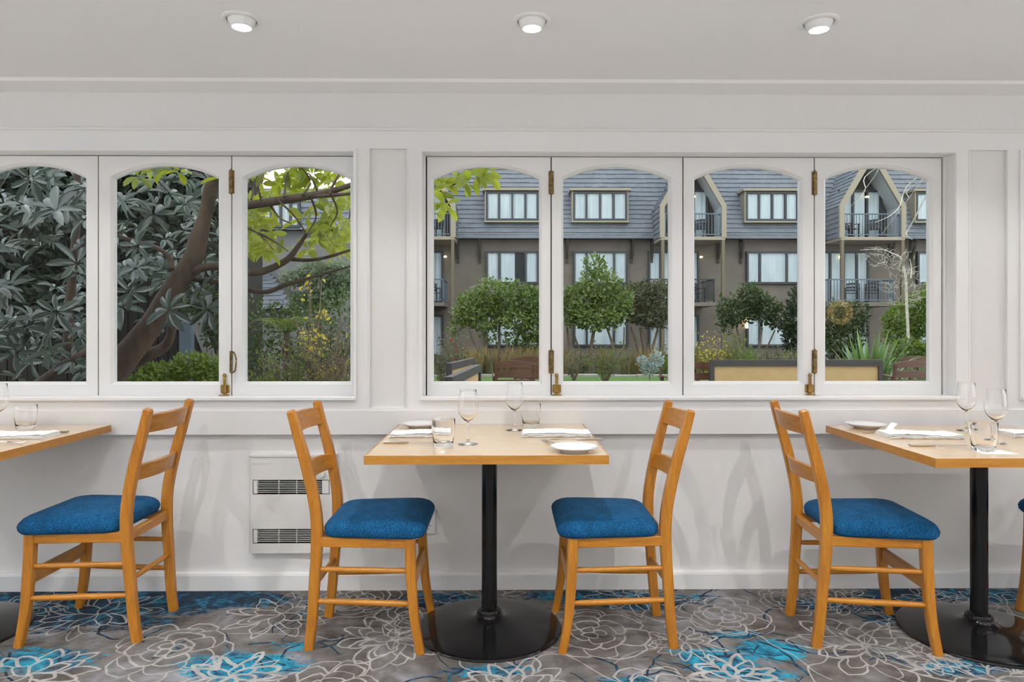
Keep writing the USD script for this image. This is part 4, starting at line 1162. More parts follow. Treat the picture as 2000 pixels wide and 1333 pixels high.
zt0, zt1, zm0, zm1, zg0, zg1 = bZ(431), bZ(373), bZ(555), bZ(491), bZ(677), bZ(615)
YD = Y_EAVE + 0.08                       # front of the roof windows
for k, (a, b) in enumerate(((949, 1052), (1119, 1225), (1456, 1560), (1788, 1893), (2135, 2240))):
    xa, xb = bX(a), bX(b)
    hotel_window(bX(a, YD), bX(b, YD), bZ(431, YD), bZ(374, YD), (0.25, 0.5, 0.75), YD + 0.04, 10 * k)
    x0, x1, z0, z1 = bX(a, YD), bX(b, YD), bZ(432, YD), bZ(373, YD)
    tr = MB()
    for xx in (x0 - 0.05, x1 + 0.0):
        tr.add(hull([(q, y, z) for q in (xx, xx + 0.05) for y, z in ((YD - 0.04, z0), (YD - 0.04, z1), (Y_EAVE + 0.3 + LEAN * (z1 - z_eave), z1), (Y_EAVE + 0.1 + LEAN * (z0 - z_eave), z0))]))
    tr.add(bx(x0 - 0.14, x1 + 0.14, YD - 0.14, Y_EAVE + 0.4 + LEAN * (z1 - z_eave), z1, z1 + 0.11)); tr.add(bx(x0 - 0.07, x1 + 0.07, YD - 0.08, YD + 0.4, z0 - 0.06, z0 + 0.01))
    obj('window_surround', tr, 'cream_trim', hotel, smooth=False, off=HO)
    cov = ((0, 0.26), (0.27, 0.55), (0.76, 1)) if k == 0 else ((0, 1),)
    hotel_window(xa, xb, zm0, zm1, (0.25, 0.75), YB - 0.08, 100 + 10 * k, cov)
    hotel_window(xa, xb, zg0, zg1, (0.25, 0.75), YB - 0.08, 200 + 10 * k)


def railing(x0, x1, yf, yb, z0, z1, mtl, sides=True):
    rl = obj('railing', MB().add(bx(x0, x1, yf - 0.025, yf + 0.025, z1 - 0.05, z1, 0.005)).add(bx(x0, x1, yf - 0.02, yf + 0.02, z0 + 0.08, z0 + 0.12))
             .add(bx(x0, x0 + 0.05, yf - 0.02, yb, z1 - 0.05, z1)).add(bx(x1 - 0.05, x1, yf - 0.02, yb, z1 - 0.05, z1))
             .add(bx(x0, x0 + 0.05, yf - 0.02, yf + 0.03, z0, z1)).add(bx(x1 - 0.05, x1, yf - 0.02, yf + 0.03, z0, z1)), mtl, hotel, smooth=False, off=HO)
    m = MB()
    n = int((x1 - x0) / 0.125)
    for k in range(1, n): m.add(bx(x0 + k * (x1 - x0) / n - 0.010, x0 + k * (x1 - x0) / n + 0.010, yf - 0.01, yf + 0.01, z0 + 0.1, z1 - 0.04))
    for xx in (x0 + 0.025, x1 - 0.025):
        for k in range(1, int((yb - yf) / 0.125)): m.add(bx(xx - 0.01, xx + 0.01, yf + k * 0.125 - 0.01, yf + k * 0.125 + 0.01, z0 + 0.1, z1 - 0.04))
    obj('balusters', m, mtl, rl, smooth=False, off=HO, kind='stuff')


bal_chairs = []
for k, (pa, pb) in enumerate(((762, 888), (1291, 1417), (1642, 1768), (1986, 2112))):
    YF = YB - 1.80
    x0, x1 = bX(pa, YF), bX(pb, YF)
    zf, zk, zap = bZ(462, YF), bZ(401, YF), bZ(291, YF)
    xm = (x0 + x1) / 2
    # outer shell: two upright cheeks and two roof slopes, with shingle courses laid over
    t_ = 0.14
    outl = Polygon([(x0, zf), (x0, zk), (xm, zap), (x1, zk), (x1, zf)])
    inn = Polygon([(x0 + t_, zf - 1), (x0 + t_, zk - 0.03), (xm, zap - t_ * 1.75), (x1 - t_, zk - 0.03), (x1 - t_, zf - 1)])
    shell = outl.difference(inn)
    obj('dormer_lining', extrude_xz(shell, YF + 0.10, YB + 1.5), 'lining_white', hotel, smooth=False, off=HO)
    barge_in = Polygon([(x0 + 0.16, zf - 1), (x0 + 0.16, zk - 0.05), (xm, zap - 0.36), (x1 - 0.16, zk - 0.05), (x1 - 0.16, zf - 1)])
    barge_out = Polygon([(x0 - 0.04, zf - 0.04), (x0 - 0.04, zk + 0.02), (xm, zap + 0.10), (x1 + 0.04, zk + 0.02), (x1 + 0.04, zf - 0.04)])
    obj('barge_board', extrude_xz(barge_out.difference(barge_in), YF - 0.02, YF + 0.10), 'cream_trim', hotel, smooth=False, off=HO)
    for s in (-1, 1):
        xe = x0 if s < 0 else x1
        n1, n2 = int((zk - zf) / PITCH), int(math.hypot(zap - zk, xm - x0) / PITCH)
        ch = MB()
        for j in range(n1 + n2):
            if j < n1: p, q = np.array([xe, zf + j * PITCH]), np.array([xe, zf + (j + 1.2) * PITCH])
            else:
                d = (np.array([xm, zap]) - [xe, zk]); d /= np.linalg.norm(d)
                p, q = np.array([xe, zk]) + d * (j - n1) * PITCH, np.array([xe, zk]) + d * (j - n1 + 1.2) * PITCH
            nrm = np.array([-(q - p)[1], (q - p)[0]]); nrm /= np.linalg.norm(nrm); nrm *= 1 if nrm[0] * s > 0 else -1
            yy = YF + 0.10
            while yy < YB + 1.4:
                y2 = min(yy + r_.uniform(0.27, 0.38), YB + 1.5); o = r_.uniform(0.03, 0.045)
                ch.add(hull([(c[0], y_, c[1]) for y_ in (yy, y2 - 0.006) for c in (p, q, p + nrm * o, q + nrm * 0.008)]))
                yy = y2
        obj('shingle_cheek', ch, 'shingle', hotel, smooth=False, off=HO)
    # back wall with door, balcony floor, railing
    yb_ = YB - 0.68
    obj('balcony_floor', bx(x0, x1, YF, YB + 0.4, zf - 0.14, zf, 0.01), 'cream_trim', hotel, smooth=False, off=HO)
    obj('door_wall', extrude_xz(inn.intersection(sbox(x0, zf, x1, zap)), yb_, yb_ + 0.05), 'soffit_dark', hotel, smooth=False, off=HO)
    zd = zf + 2.15
    hotel_window(xm - 0.92, xm + 0.92, zf + 0.02, zd, (0.33, 0.66), yb_ - 0.05, 300 + 10 * k, ((0.0, 0.62), (0.70, 1.0)), label='balcony glass doors with pale curtains')
    railing(x0 + 0.16, x1 - 0.16, YF + 0.06, YF + 0.3, zf, zf + 0.98, 'rail_blue')
    for xx in (x0 + 0.02, x1 - 0.15):
        obj('post', bx(xx, xx + 0.13, YF, YF + 0.13, GZ, zf - 0.12, 0.01), 'post_paint', hotel, smooth=False, off=HO)
    zl = bZ(395, yb_)
    obj('wall_lamp', (lambda m: (m.vertices * [1, 1, 0.55] + [xm + 0.28, yb_ - 0.14, zd - 0.30], m.faces))(trimesh.creation.icosphere(2, 0.085)), 'wall_lamp_glow', hotel, smooth=True, off=HO, label='small glowing wall lamp')
    # middle floor balcony and doors, ground floor doors
    zb = bZ(591, YF)
    xb0, xb1 = x0 - 0.55, x1 - 0.42
    obj('balcony_floor', bx(xb0, xb1, YF - 0.05, YB, zb - 0.16, zb, 0.01), 'render_taupe', hotel, smooth=False, off=HO)
    railing(xb0 + 0.03, xb1 - 0.03, YF, YB, zb, zb + 0.98, 'rail_black' if k == 1 else 'rail_blue')
    hotel_window(x0 - 0.18, x1 - 0.62, zb + 0.02, zm1, (0.24, 0.5, 0.76), YB - 0.08, 400 + 10 * k, ((0, 0.46), (0.53, 1)), label='balcony glass doors with pale curtains')
    hotel_window(x0 - 0.18, x1 - 0.62, GZ + 0.1, zg1, (0.24, 0.5, 0.76), YB - 0.08, 500 + 10 * k)
    obj('wall_lamp', (lambda m: (m.vertices * [1, 1, 0.7] + [xm + (-0.55 if k == 2 else .8), YB - 0.16, zm1 - 0.26], m.faces))(trimesh.creation.icosphere(2, 0.07)), 'wall_lamp_glow', hotel, smooth=True, off=HO, label='small glowing wall lamp')
    bal_chairs += [(x0 + 0.75, YF + 0.75, zf, k), (x1 - 0.9, YF + 0.7, zf, k), (xm - 0.5, YF + 0.7, zb, k), (xm + 0.35, YF + 0.75, zb, k)]
obj('wall_lamp', bx(bX(1455), bX(1459), YB - 0.2, YB - 0.02, bZ(642), bZ(620), 0.02), 'wall_lamp_glow', hotel, smooth=False, off=HO, label='upright amber glowing strip on the ground floor')  # amber glowing strip set against the ground floor wall
for px in (895, 937, 1107, 1233, 1272, 1402, 1446, 1592, 1737, 1778):
    x = bX(px)
    obj('eave_bracket', MB().add(bx(x - .05, x + .05, YB - 0.1, YB, z_eave - 1.08, z_eave - 0.05)).add(bx(x - .05, x + .05, YB - 0.5, YB, z_eave - 0.16, z_eave - 0.05)).add(*bar([(x, YB - 0.06, z_eave - 0.9), (x, YB - 0.28, z_eave - 0.55), (x, YB - 0.46, z_eave - 0.12)], 0.09, 0.09, (1, 0, 0), 0.004)), 'soffit_dark', hotel, smooth=False, off=HO)


def garden_seat(name, label, cat, loc, rz, m1, w=0.52, h=0.82, first=None, group=None):
    """Outdoor chair facing +y in its own frame (its back towards -y)."""
    if first is not None: return copy_of(first, loc, rz, label, group)
    t = thing(name, label, cat, loc, rz, group)
    for s in (-1, 1):
        obj('rear_leg', bar([(s * w / 2, -0.22, 0), (s * w / 2, -0.22, 0.42), (s * w / 2, -0.30, h - 0.03)], 0.05, 0.04, (0, 1, 0), 0.004), m1, t)
        obj('front_leg', bar([(s * w / 2, 0.24, 0), (s * w / 2, 0.24, 0.62)], 0.05, 0.045, (0, 1, 0), 0.004), m1, t)
        obj('arm', bar([(s * w / 2, -0.26, 0.62), (s * w / 2, 0.1, 0.64), (s * w / 2, 0.30, 0.63)], 0.07, 0.025, (1, 0, 0), 0.005), m1, t)
    for k in range(5): obj('seat_slat', bx(-w / 2 - .02, w / 2 + .02, -0.22 + k * 0.096, -0.14 + k * 0.096, 0.41, 0.432, 0.004), m1, t, smooth=False)
    for k, (z0, z1) in enumerate(((h - 0.335, h - 0.245), (h - 0.215, h - 0.115), (h - 0.085, h))):
        ys = -0.22 - 0.08 * ((z0 + z1) / 2 - 0.42) / (h - 0.45)
        arch = 0.035 if k == 2 else 0.0
        n = 13; xs = np.linspace(-w / 2 - (.02 if k == 2 else 0), w / 2 + (.02 if k == 2 else 0), n); lp = []
        for x in xs:
            c_ = arch * (1 - (2 * x / w) ** 2); b_ = 0.02 * (1 - (2 * x / w) ** 2)
            lp.append(np.array([(x, ys - 0.014 - b_, z0 + c_ * .6), (x, ys + 0.014 - b_, z0 + c_ * .6), (x, ys + 0.014 - b_, z1 + c_), (x, ys - 0.014 - b_, z1 + c_)]))
        obj('back_slat', loft(lp), m1, t, smooth=False)
    return t


# dark chairs on the hotel balconies
bc = None
for n_, (x, y, z, k) in enumerate(bal_chairs):
    side_ = 'left' if n_ % 2 == 0 else 'right'
    lab = ('%s dark chair on the %s balcony of the %s A-frame bay' % (side_, 'upper' if z > 4 else 'middle', ('leftmost', 'second', 'third', 'rightmost')[k]))
    bc = garden_seat('balcony_chair', lab, 'chair', (x, y, z), 160 if (x * 7) % 2 > 1 else 200, 'garden_dark_metal', 0.5, 0.85, bc, 'dark chairs on the hotel balconies') if bc is None else (copy_of(bc, (x, y, z), 150 if (x * 7) % 2 > 1 else 205, lab), bc)[1]

# ---------------------------------------------------------------- annex behind the tree
YA = D2Y(25.0)
annex = thing('annex_building', 'grey annex with a small window and a shingled lean-to roof behind the big tree', 'building', (at(560, 500, YA)[0], YA, GZ))
AO = (at(560, 500, YA)[0], YA, GZ)
ax0, ax1 = at(330, 0, YA)[0], at(684, 0, YA)[0]
mottled('annex_wall', (0.12, 0.122, 0.12), (0.16, 0.162, 0.16), scale=2, rough=0.85)
zr = Z(350, YA)
obj('wall', bx(ax0, ax1, YA, YA + 5, GZ, Z(452, YA)), 'annex_wall', annex, smooth=False, off=AO)
za = Z(452, YA); zt = Z(368, YA)
z_eave_keep = z_eave
z_eave = za
for k in range(int((zt - za) / PITCH)):
    obj('shingle_course', course(ax0, ax1, za + k * PITCH, PITCH, YA - 0.35, 0.3), 'shingle', annex, smooth=False, off=AO)
obj('roof_deck', hull([(x, y, z) for x in (ax0, ax1) for y, z in ((YA - 0.30, za), (YA - 0.30 + 0.3 * (zt - za), zt), (YA + 5, zt), (YA + 5, za))]), 'soffit_dark', annex, smooth=False, off=AO)
_h, _o = hotel, HO
hotel, HO = annex, AO
hotel_window(at(513, 0, YA - .3)[0], at(588, 0, YA - .3)[0], Z(446, YA - .3), Z(394, YA - .3), (0.25, 0.5, 0.75), YA - 0.36, 900)
# lean-to roof
YL = YA - 3.2
lz0, lz1 = Z(603, YL), Z(522, YA - 0.5)
lx0, lx1 = at(400, 0, YL)[0], at(565, 0, YL)[0]
z_eave = lz0
ln = (YA - 0.2 - YL) / (lz1 - lz0)
for k in range(int((lz1 - lz0) / 0.15)):
    q = k * 0.15 / (lz1 - lz0)
    obj('shingle_course', course(lx0, lx1 - q * 0.7 * (lx1 - lx0), lz0 + k * 0.15, 0.15, YL, ln, 0.3), 'slate_dark', annex, smooth=False, off=AO)
obj('lean_to', hull([(x, y, z) for x, y, z in ((lx0, YL + .05, lz0 - 0.02), (lx1, YL + .05, lz0 - 0.02), (lx0, YA, lz1 - .05), (lx1 - 0.7 * (lx1 - lx0), YA, lz1 - .05), (lx0, YL + .05, lz0 - .12), (lx1, YL + .05, lz0 - .12), (lx0, YA, lz0), (lx1, YA, lz0))]), 'soffit_dark', annex, smooth=False, off=AO)
obj('lean_to_wall', bx(lx0, lx1 - .2, YL + 0.5, YA, GZ, lz0), 'annex_wall', annex, smooth=False, off=AO)
hotel, HO, z_eave = _h, _o, z_eave_keep

# ---------------------------------------------------------------- screens and garden chairs
def screen(label, loc, rz, L=2.2, H=0.90):
    t = thing('canvas_screen', label, 'screen', loc, rz)
    obj('frame', extrude_xz(sbox(-L / 2, 0.06, L / 2, H).difference(sbox(-L / 2 + 0.055, 0.11, L / 2 - 0.055, H - 0.085)), -0.035, 0.035), 'dark_timber', t, smooth=False, label='dark timber frame')
    obj('canvas', bx(-L / 2 + 0.05, L / 2 - 0.05, -0.008, 0.008, 0.105, H - 0.08), 'tan_canvas', t, smooth=False, label='plain tan canvas panel')
    for s in (-1, 1): obj('foot', bx(s * (L / 2 - 0.15) - 0.04, s * (L / 2 - 0.15) + 0.04, -0.22, 0.22, 0.0, 0.062, 0.006), 'dark_timber', t, smooth=False)
    return t


zs = GZ + 0.90
ysc = at_z(1555, 703, zs)[1]
xa, xb = at(1386, 703, ysc)[0], at(1722, 703, ysc)[0]
screen('long tan canvas screen with dark frame standing across the patio', ((xa + xb) / 2, ysc, GZ), 0.0, xb - xa)
pA, pB = at_z(876, 737, zs), at_z(934, 712, zs)
mid = ((pA[0] + pB[0]) / 2, (pA[1] + pB[1]) / 2)
screen('tan canvas screen seen end-on at the left, running away from the window', (mid[0], mid[1], GZ), math.degrees(math.atan2(pB[1] - pA[1], pB[0] - pA[0])), math.hypot(pB[0] - pA[0], pB[1] - pA[1]))
pC = at_z(893, 711, zs)
screen('second dark-framed screen just behind the left end-on screen', (pC[0], pC[1] + 0.9, GZ), 82.0, 1.6)

seat = None
for px, py, rz, lab in ((1003, 709, 4, 'dark teak garden chair with its curved back to the window, beside the end-on screens'), (1045, 701, -14, 'dark teak garden chair half hidden behind another one at the left'), (1352, 712, 8, 'dark teak garden chair left of the long tan screen'),
                        (1590, 704, -28, 'dark teak garden chair turned sideways in front of the long tan screen'), (1786, 709, 0, 'dark teak garden chair right of the long tan screen'), (1800, 699, -10, 'dark teak garden chair behind the right-hand one, only its top slat showing')):
    x, y = at_z(px, py, GZ + 0.83)
    seat = garden_seat('garden_chair', lab, 'chair', (x, y + 0.3, GZ), rz, 'teak', 0.54, 0.83) if seat is None else (copy_of(seat, (x, y + 0.3, GZ), rz, lab), seat)[1]
# ---------------------------------------------------------------- plants
def unit(v): return v / (np.linalg.norm(v, axis=-1, keepdims=True) + 1e-12)


def big_leaves(P, U, N, L, W, droop=0.25, fold=0.12):
    """Oval leaves of 11 vertices and 12 triangles with a crease and a droop. Returns v (n, 11, 3) and the triangle pattern."""
    U = unit(U); N = unit(N - (N * U).sum(-1, keepdims=True) * U); S = np.cross(U, N)
    out = []
    for t, w, side in ((0, 0, 0), (0.28, 0, 0), (0.60, 0, 0), (0.86, 0, 0), (1.0, 0, 0), (0.24, 0.70, 1), (0.56, 1.0, 1), (0.84, 0.72, 1), (0.24, 0.70, -1), (0.56, 1.0, -1), (0.84, 0.72, -1)):
        d = -droop * t * t + (fold * w if side else 0)
        out.append(P + U * (L * t)[:, None] + S * (side * w * W / 2)[:, None] + N * (d * L)[:, None])
    v = np.stack(out, 1)
    f = np.array([[0, 5, 1], [5, 6, 1], [1, 6, 2], [6, 7, 2], [2, 7, 3], [7, 4, 3], [0, 1, 8], [8, 1, 9], [1, 2, 9], [9, 2, 10], [2, 3, 10], [10, 3, 4]])
    return v, f


def small_leaves(P, U, N, L, W):
    U = unit(U); N = unit(N - (N * U).sum(-1, keepdims=True) * U); S = np.cross(U, N)
    v = np.stack([P, P + U * (L * .5)[:, None] + S * (W / 2)[:, None] + N * (L * .08)[:, None], P + U * L[:, None], P + U * (L * .5)[:, None] - S * (W / 2)[:, None] + N * (L * .08)[:, None]], 1)
    return v, np.array([[0, 1, 2], [0, 2, 3]])


def flat(v, f):
    n, k = v.shape[:2]
    return v.reshape(-1, 3), (f[None] + (np.arange(n) * k)[:, None, None]).reshape(-1, 3)


def crown_points(r, lobes, n, shell=0.3):
    """Points in the union of ellipsoids (cx, cy, cz, rx, ry, rz), more of them near the surfaces; and outward directions."""
    lobes = np.array(lobes, float); vol = lobes[:, 3] * lobes[:, 4] * lobes[:, 5]; pick = r.choice(len(lobes), n, p=vol / vol.sum())
    d = unit(r.normal(size=(n, 3))); rad = r.uniform(shell, 1.0, n) ** 0.6
    lb = lobes[pick]
    bump = 0.62 + 0.76 * fbm(d * 3.2 + pick[:, None] * 5.1, 2, 9)
    return lb[:, :3] + d * (rad * bump)[:, None] * lb[:, 3:], d


def shrub(name, label, cat, px, py_base, d, lobes_px, mtl, n, leaf, stems=(), seed=0, group=None, sway=0.6, bark='twig_bark', depth=0.8):
    """Shrub or small tree at distance d: lobes (px, py, rx, ry) are sizes seen at that distance; stems are lists of (px, py, radius in m)."""
    r = np.random.default_rng(seed); Y = D2Y(d); s = F / d
    x0 = at(px, py_base, Y)[0]
    o = np.array([x0, Y, GZ])
    t = thing(name, label, cat, o, 0, group)
    lobes = [(at(a, b, Y)[0] - x0, r.uniform(-.25, .25) * rx / s, at(a, b, Y)[1] - GZ, rx / s, rx / s * depth, ry / s) for a, b, rx, ry in lobes_px]
    P, dd = crown_points(r, lobes, n)
    P[:, 2] = np.maximum(P[:, 2], 0.02)
    U = unit(dd * 0.7 + r.normal(size=(n, 3)) * sway + [0, 0, 0.15]); N = unit(dd + r.normal(size=(n, 3)) * 0.5 + [0, -0.2, 0.7])
    L = leaf * r.uniform(0.65, 1.25, n)
    obj('foliage', flat(*small_leaves(P, U, N, L, L * r.uniform(0.42, 0.6, n))), mtl, t, smooth=False, kind='stuff')
    gpy = HORIZON + (EYE - GZ + 0.02) * s
    stems = [[(q[0][0], gpy, q[0][2])] + list(q[1:]) for q in stems] or [[(lobes_px[0][0] + 4, gpy, .02), (lobes_px[0][0], lobes_px[0][1], .012)]]
    for st in stems:
        pts = np.array([(at(a, b, Y)[0] - x0, 0.12 * math.sin(3 * i + a), at(a, b, Y)[1] - GZ) for i, (a, b, _) in enumerate(st)])
        if len(pts) > 2: pth = spline(pts, 12)
        else: pth = pts
        rr = np.interp(np.linspace(0, 1, len(pth)), np.linspace(0, 1, len(st)), [q[2] for q in st])
        obj('stem', tube(pth, rr, 7), bark, t, smooth=40)
    return t


# small trees and shrubs in front of the hotel
shrub('camellia_tree', 'light green bushy camellia in the left pane of the middle window, before the hotel', 'tree', 955, 722, 22.0, [(925, 600, 34, 34), (960, 580, 38, 38), (905, 612, 24, 22), (985, 600, 30, 32), (945, 630, 36, 16), (890, 640, 16, 20), (960, 655, 20, 14)], 'camellia_leaf', 3600, 0.14,
      [[(968, 722, .05), (955, 690, .045), (940, 640, .03)], [(968, 722, .045), (975, 680, .04), (975, 620, .03)], [(962, 722, .03), (930, 680, .025), (915, 640, .02)]], 1)
shrub('camellia_tree', 'taller darker camellia beside the light green one, left pane of the middle window', 'tree', 1020, 724, 21.5, [(1000, 570, 22, 26), (1030, 590, 30, 34), (1052, 600, 26, 36), (1015, 625, 34, 26), (1045, 645, 26, 22), (1035, 672, 24, 18), (1000, 660, 16, 14)], 'camellia_leaf', 3200, 0.14,
      [[(1010, 724, .06), (1005, 690, .05), (1015, 640, .04)], [(1010, 724, .05), (1022, 690, .04), (1040, 650, .03)], [(1012, 724, .04), (995, 695, .03), (985, 650, .02)]], 2)
shrub('camellia_tree', 'large pointed dark green camellia with pale buds in the second pane of the middle window', 'tree', 1165, 722, 22.0, [(1160, 522, 22, 26), (1170, 560, 42, 34), (1130, 590, 40, 34), (1195, 600, 42, 36), (1160, 620, 52, 26), (1112, 600, 22, 40), (1215, 585, 24, 26)], 'camellia_leaf', 5600, 0.14,
      [[(1150, 722, .08), (1153, 690, .07), (1160, 640, .05)], [(1150, 722, .05), (1135, 690, .04), (1120, 650, .03)], [(1195, 722, .05), (1196, 680, .05), (1185, 640, .03)], [(1110, 722, .05), (1112, 690, .04), (1108, 640, .03)], [(1195, 722, .03), (1215, 680, .025), (1218, 640, .02)]], 3)
shrub('dusky_tree', 'dusky olive round-headed small tree right of the pointed camellia', 'tree', 1262, 722, 22.5, [(1255, 575, 34, 28), (1290, 580, 32, 34), (1240, 605, 30, 26), (1275, 618, 40, 24)], 'olive_leaf', 3600, 0.13,
      [[(1256, 722, .09), (1258, 690, .08), (1250, 640, .05)], [(1256, 722, .06), (1270, 690, .05), (1285, 645, .04)], [(1256, 700, .05), (1240, 665, .04), (1232, 640, .03)]], 4)
shrub('camellia_tree', 'loose light green small tree before the window in the third pane of the middle window', 'tree', 1460, 724, 21.5, [(1470, 590, 34, 26), (1440, 612, 30, 24), (1492, 605, 30, 30), (1415, 615, 16, 40), (1520, 622, 26, 22), (1462, 570, 20, 16)], 'camellia_leaf', 2800, 0.14,
      [[(1468, 724, .05), (1455, 690, .04), (1440, 640, .03)], [(1468, 724, .05), (1478, 690, .04), (1490, 640, .03)], [(1468, 724, .03), (1500, 680, .025), (1515, 645, .02)], [(1440, 724, .04), (1442, 690, .03), (1425, 640, .02)]], 5)
shrub('dark_shrub', 'narrow dark shrub at the right edge of the third pane of the middle window', 'shrub', 1555, 722, 21.0, [(1552, 590, 16, 28), (1558, 630, 24, 40), (1545, 660, 16, 30)], 'dark_leaf', 1600, 0.14, [[(1552, 722, .05), (1552, 690, .04), (1552, 640, .03)]], 6)
shrub('dark_shrub', 'dark rounded shrub at the left of the fourth pane of the middle window', 'shrub', 1650, 722, 20.0, [(1632, 622, 26, 34), (1668, 618, 28, 30), (1650, 660, 40, 40)], 'dark_leaf', 2600, 0.14, [[(1632, 722, .05), (1632, 640, .03)]], 7)
shrub('leafy_bush', 'bright green bush behind the white sapling in the fourth pane of the middle window', 'bush', 1795, 730, 19.0, [(1800, 590, 30, 22), (1770, 620, 40, 30), (1815, 630, 40, 40), (1760, 650, 36, 26), (1830, 580, 30, 30), (1880, 600, 50, 50)], 'fresh_leaf', 5200, 0.13, [[(1790, 730, .05), (1790, 640, .03)]], 8)
shrub('leafy_bush', 'low fresh green bush at the foot of the white sapling', 'bush', 1790, 735, 13.0, [(1780, 690, 36, 26), (1820, 700, 40, 30), (1870, 690, 50, 40)], 'fresh_leaf', 2400, 0.12, [], 9)
shrub('leafy_bush', 'broad bush cut by the right edge, seen in the right window', 'bush', 2010, 735, 13.0, [(2000, 620, 46, 60), (2030, 690, 60, 60), (1990, 700, 40, 50)], 'fresh_leaf', 4200, 0.12, [[(2010, 735, .04), (2010, 640, .03)]], 10)
shrub('silver_shrub', 'small silver-blue shrub at the right of the second pane of the middle window', 'shrub', 1268, 738, 16.5, [(1256, 708, 12, 12), (1282, 702, 14, 15), (1268, 722, 16, 12)], 'silver_leaf', 700, 0.075, [[(1268, 738, .02), (1268, 712, .01)]], 11)
rb = random.Random(8)
NAMES = ('left pane of the middle window', 'second pane of the middle window', 'third pane of the middle window')


def blades(r, n, R, H, w, lean=0.35, k=5):
    """Upright strappy leaves of a clump, each a thin bent blade (k + 1 stations)."""
    m = MB()
    for i in range(n):
        a, b = r.uniform(0, 2 * PI), r.uniform(0, 2 * PI)
        x, y = R * math.sqrt(r.uniform()) * math.cos(a), R * math.sqrt(r.uniform()) * math.sin(a)
        h, l = H * r.uniform(0.55, 1.1), lean * r.uniform(0.2, 1.3)
        t = np.linspace(0, 1, k)
        c = np.column_stack([x + math.cos(b) * l * h * t ** 2, y + math.sin(b) * l * h * t ** 2, h * (t - 0.25 * l * t ** 3)])
        ww = w * r.uniform(.7, 1.3) * np.array([.7, 1, .95, .6, .05])[:k] / 2
        s_ = np.array([-math.sin(b + .6), math.cos(b + .6), 0])
        v = np.concatenate([c + s_ * ww[:, None], c - s_ * ww[:, None]])
        q = np.arange(k - 1)
        m.add(v, np.vstack([np.column_stack([q, q + 1, q + 1 + k]), np.column_stack([q, q + 1 + k, q + k])]))
    return m


clumps = []
for i in range(4):
    r = np.random.default_rng(40 + i)
    lab = 'clump of upright browning strap leaves along the garden bed'
    t = thing('strap_leaf_clump', lab, 'plant', (0, 0, -30 - i), 0, 'browning strap-leaf clumps along the bed')
    obj('leaves', blades(r, 46, 0.28, 0.85, 0.035, 0.35), ('straw_leaf', 'olive_leaf', 'fresh_leaf', 'straw_leaf')[i], t, smooth=False, kind='stuff')
    clumps.append(t)
moved = [0] * 4
KIND = ('browning', 'olive', 'green', 'straw-coloured')
plan = []
for i in range(44):
    px = rb.uniform(836, 1310) if i < 30 else rb.uniform(1345, 1570)
    plan.append((px, rb.uniform(18.8, 21.0), rb.choice((0, 0, 1, 3, 2))))
seen = [0] * 4
for px, d, k in sorted(plan):
    Y = D2Y(d); loc = (at(px, 0, Y)[0], Y, GZ - 0.01)
    lab = '%s of the %s strap-leaf clumps, counted from the left, in the bed before the hotel' % (ORD[seen[k]], KIND[k])
    gp = KIND[k] + ' strap-leaf clumps in the bed before the hotel'; seen[k] += 1
    if not moved[k]:
        clumps[k].GetAttribute('xformOp:translate').Set(Gf.Vec3d(*loc)); tag(clumps[k], lab, group=gp); moved[k] = 1
    else: copy_of(clumps[k], loc, rb.uniform(0, 360), lab, gp)


def twiggy(name, label, cat, px, d, w, h, n_stems, n_leaves, mtl, leaf=0.05, seed=0, flowers=0, group=None, petal='red_petal'):
    """Open twiggy shrub: bare branching stems with sparse leaves; w and h in metres."""
    r = np.random.default_rng(seed); Y = D2Y(d); x0 = at(px, 0, Y)[0]
    t = thing(name, label, cat, (x0, Y, GZ), 0, group)
    m = MB(); tips = []
    for i in range(n_stems):
        a = r.uniform(0, 2 * PI); e = np.array([math.cos(a) * w / 2 * r.uniform(.2, 1), math.sin(a) * w / 2 * r.uniform(.2, 1), h * r.uniform(.6, 1.05)])
        mid = e * [.35, .35, .5] + r.normal(0, .05, 3) * w
        st = spline([np.array([math.cos(a), math.sin(a), 0]) * 0.05 * r.uniform(), mid, e], 9)
        m.add(*tube(st, np.linspace(0.011, 0.003, 9) * (0.7 + 0.4 * h), 5, False))
        tips += list(st[3:])
        for b in range(3):
            j = r.integers(3, 8); e2 = st[j] + r.normal(0, 1, 3) * [.16 * w, .16 * w, .10 * h] + [0, 0, .12 * h]
            sp = spline([st[j], (st[j] + e2) / 2 + r.normal(0, .02, 3), e2], 5)
            m.add(*tube(sp, np.linspace(0.005, 0.002, 5), 4, False)); tips += list(sp[1:])
    obj('stems', m, 'twig_bark', t, smooth=False, kind='stuff')
    tips = np.array(tips); P = tips[r.integers(0, len(tips), n_leaves)] + r.normal(0, .035, (n_leaves, 3)) * w
    P[:, 2] = np.maximum(P[:, 2], 0.03)
    L = leaf * r.uniform(.6, 1.3, n_leaves)
    obj('foliage', flat(*small_leaves(P, r.normal(size=(n_leaves, 3)) + [0, 0, .2], r.normal(size=(n_leaves, 3)) * .6 + [0, -.3, 1], L, L * .55)), mtl, t, smooth=False, kind='stuff')
    for q in range(flowers):
        c = tips[r.integers(0, len(tips))]
        mm = MB()
        for k in range(9):
            mm.add(*flat(*small_leaves(c[None] + 0, r.normal(size=(1, 3)) + [0, -.4, .4], r.normal(size=(1, 3)), np.array([.06]), np.array([.05]))))
        obj('flower', mm, petal, t, smooth=False)
    return t


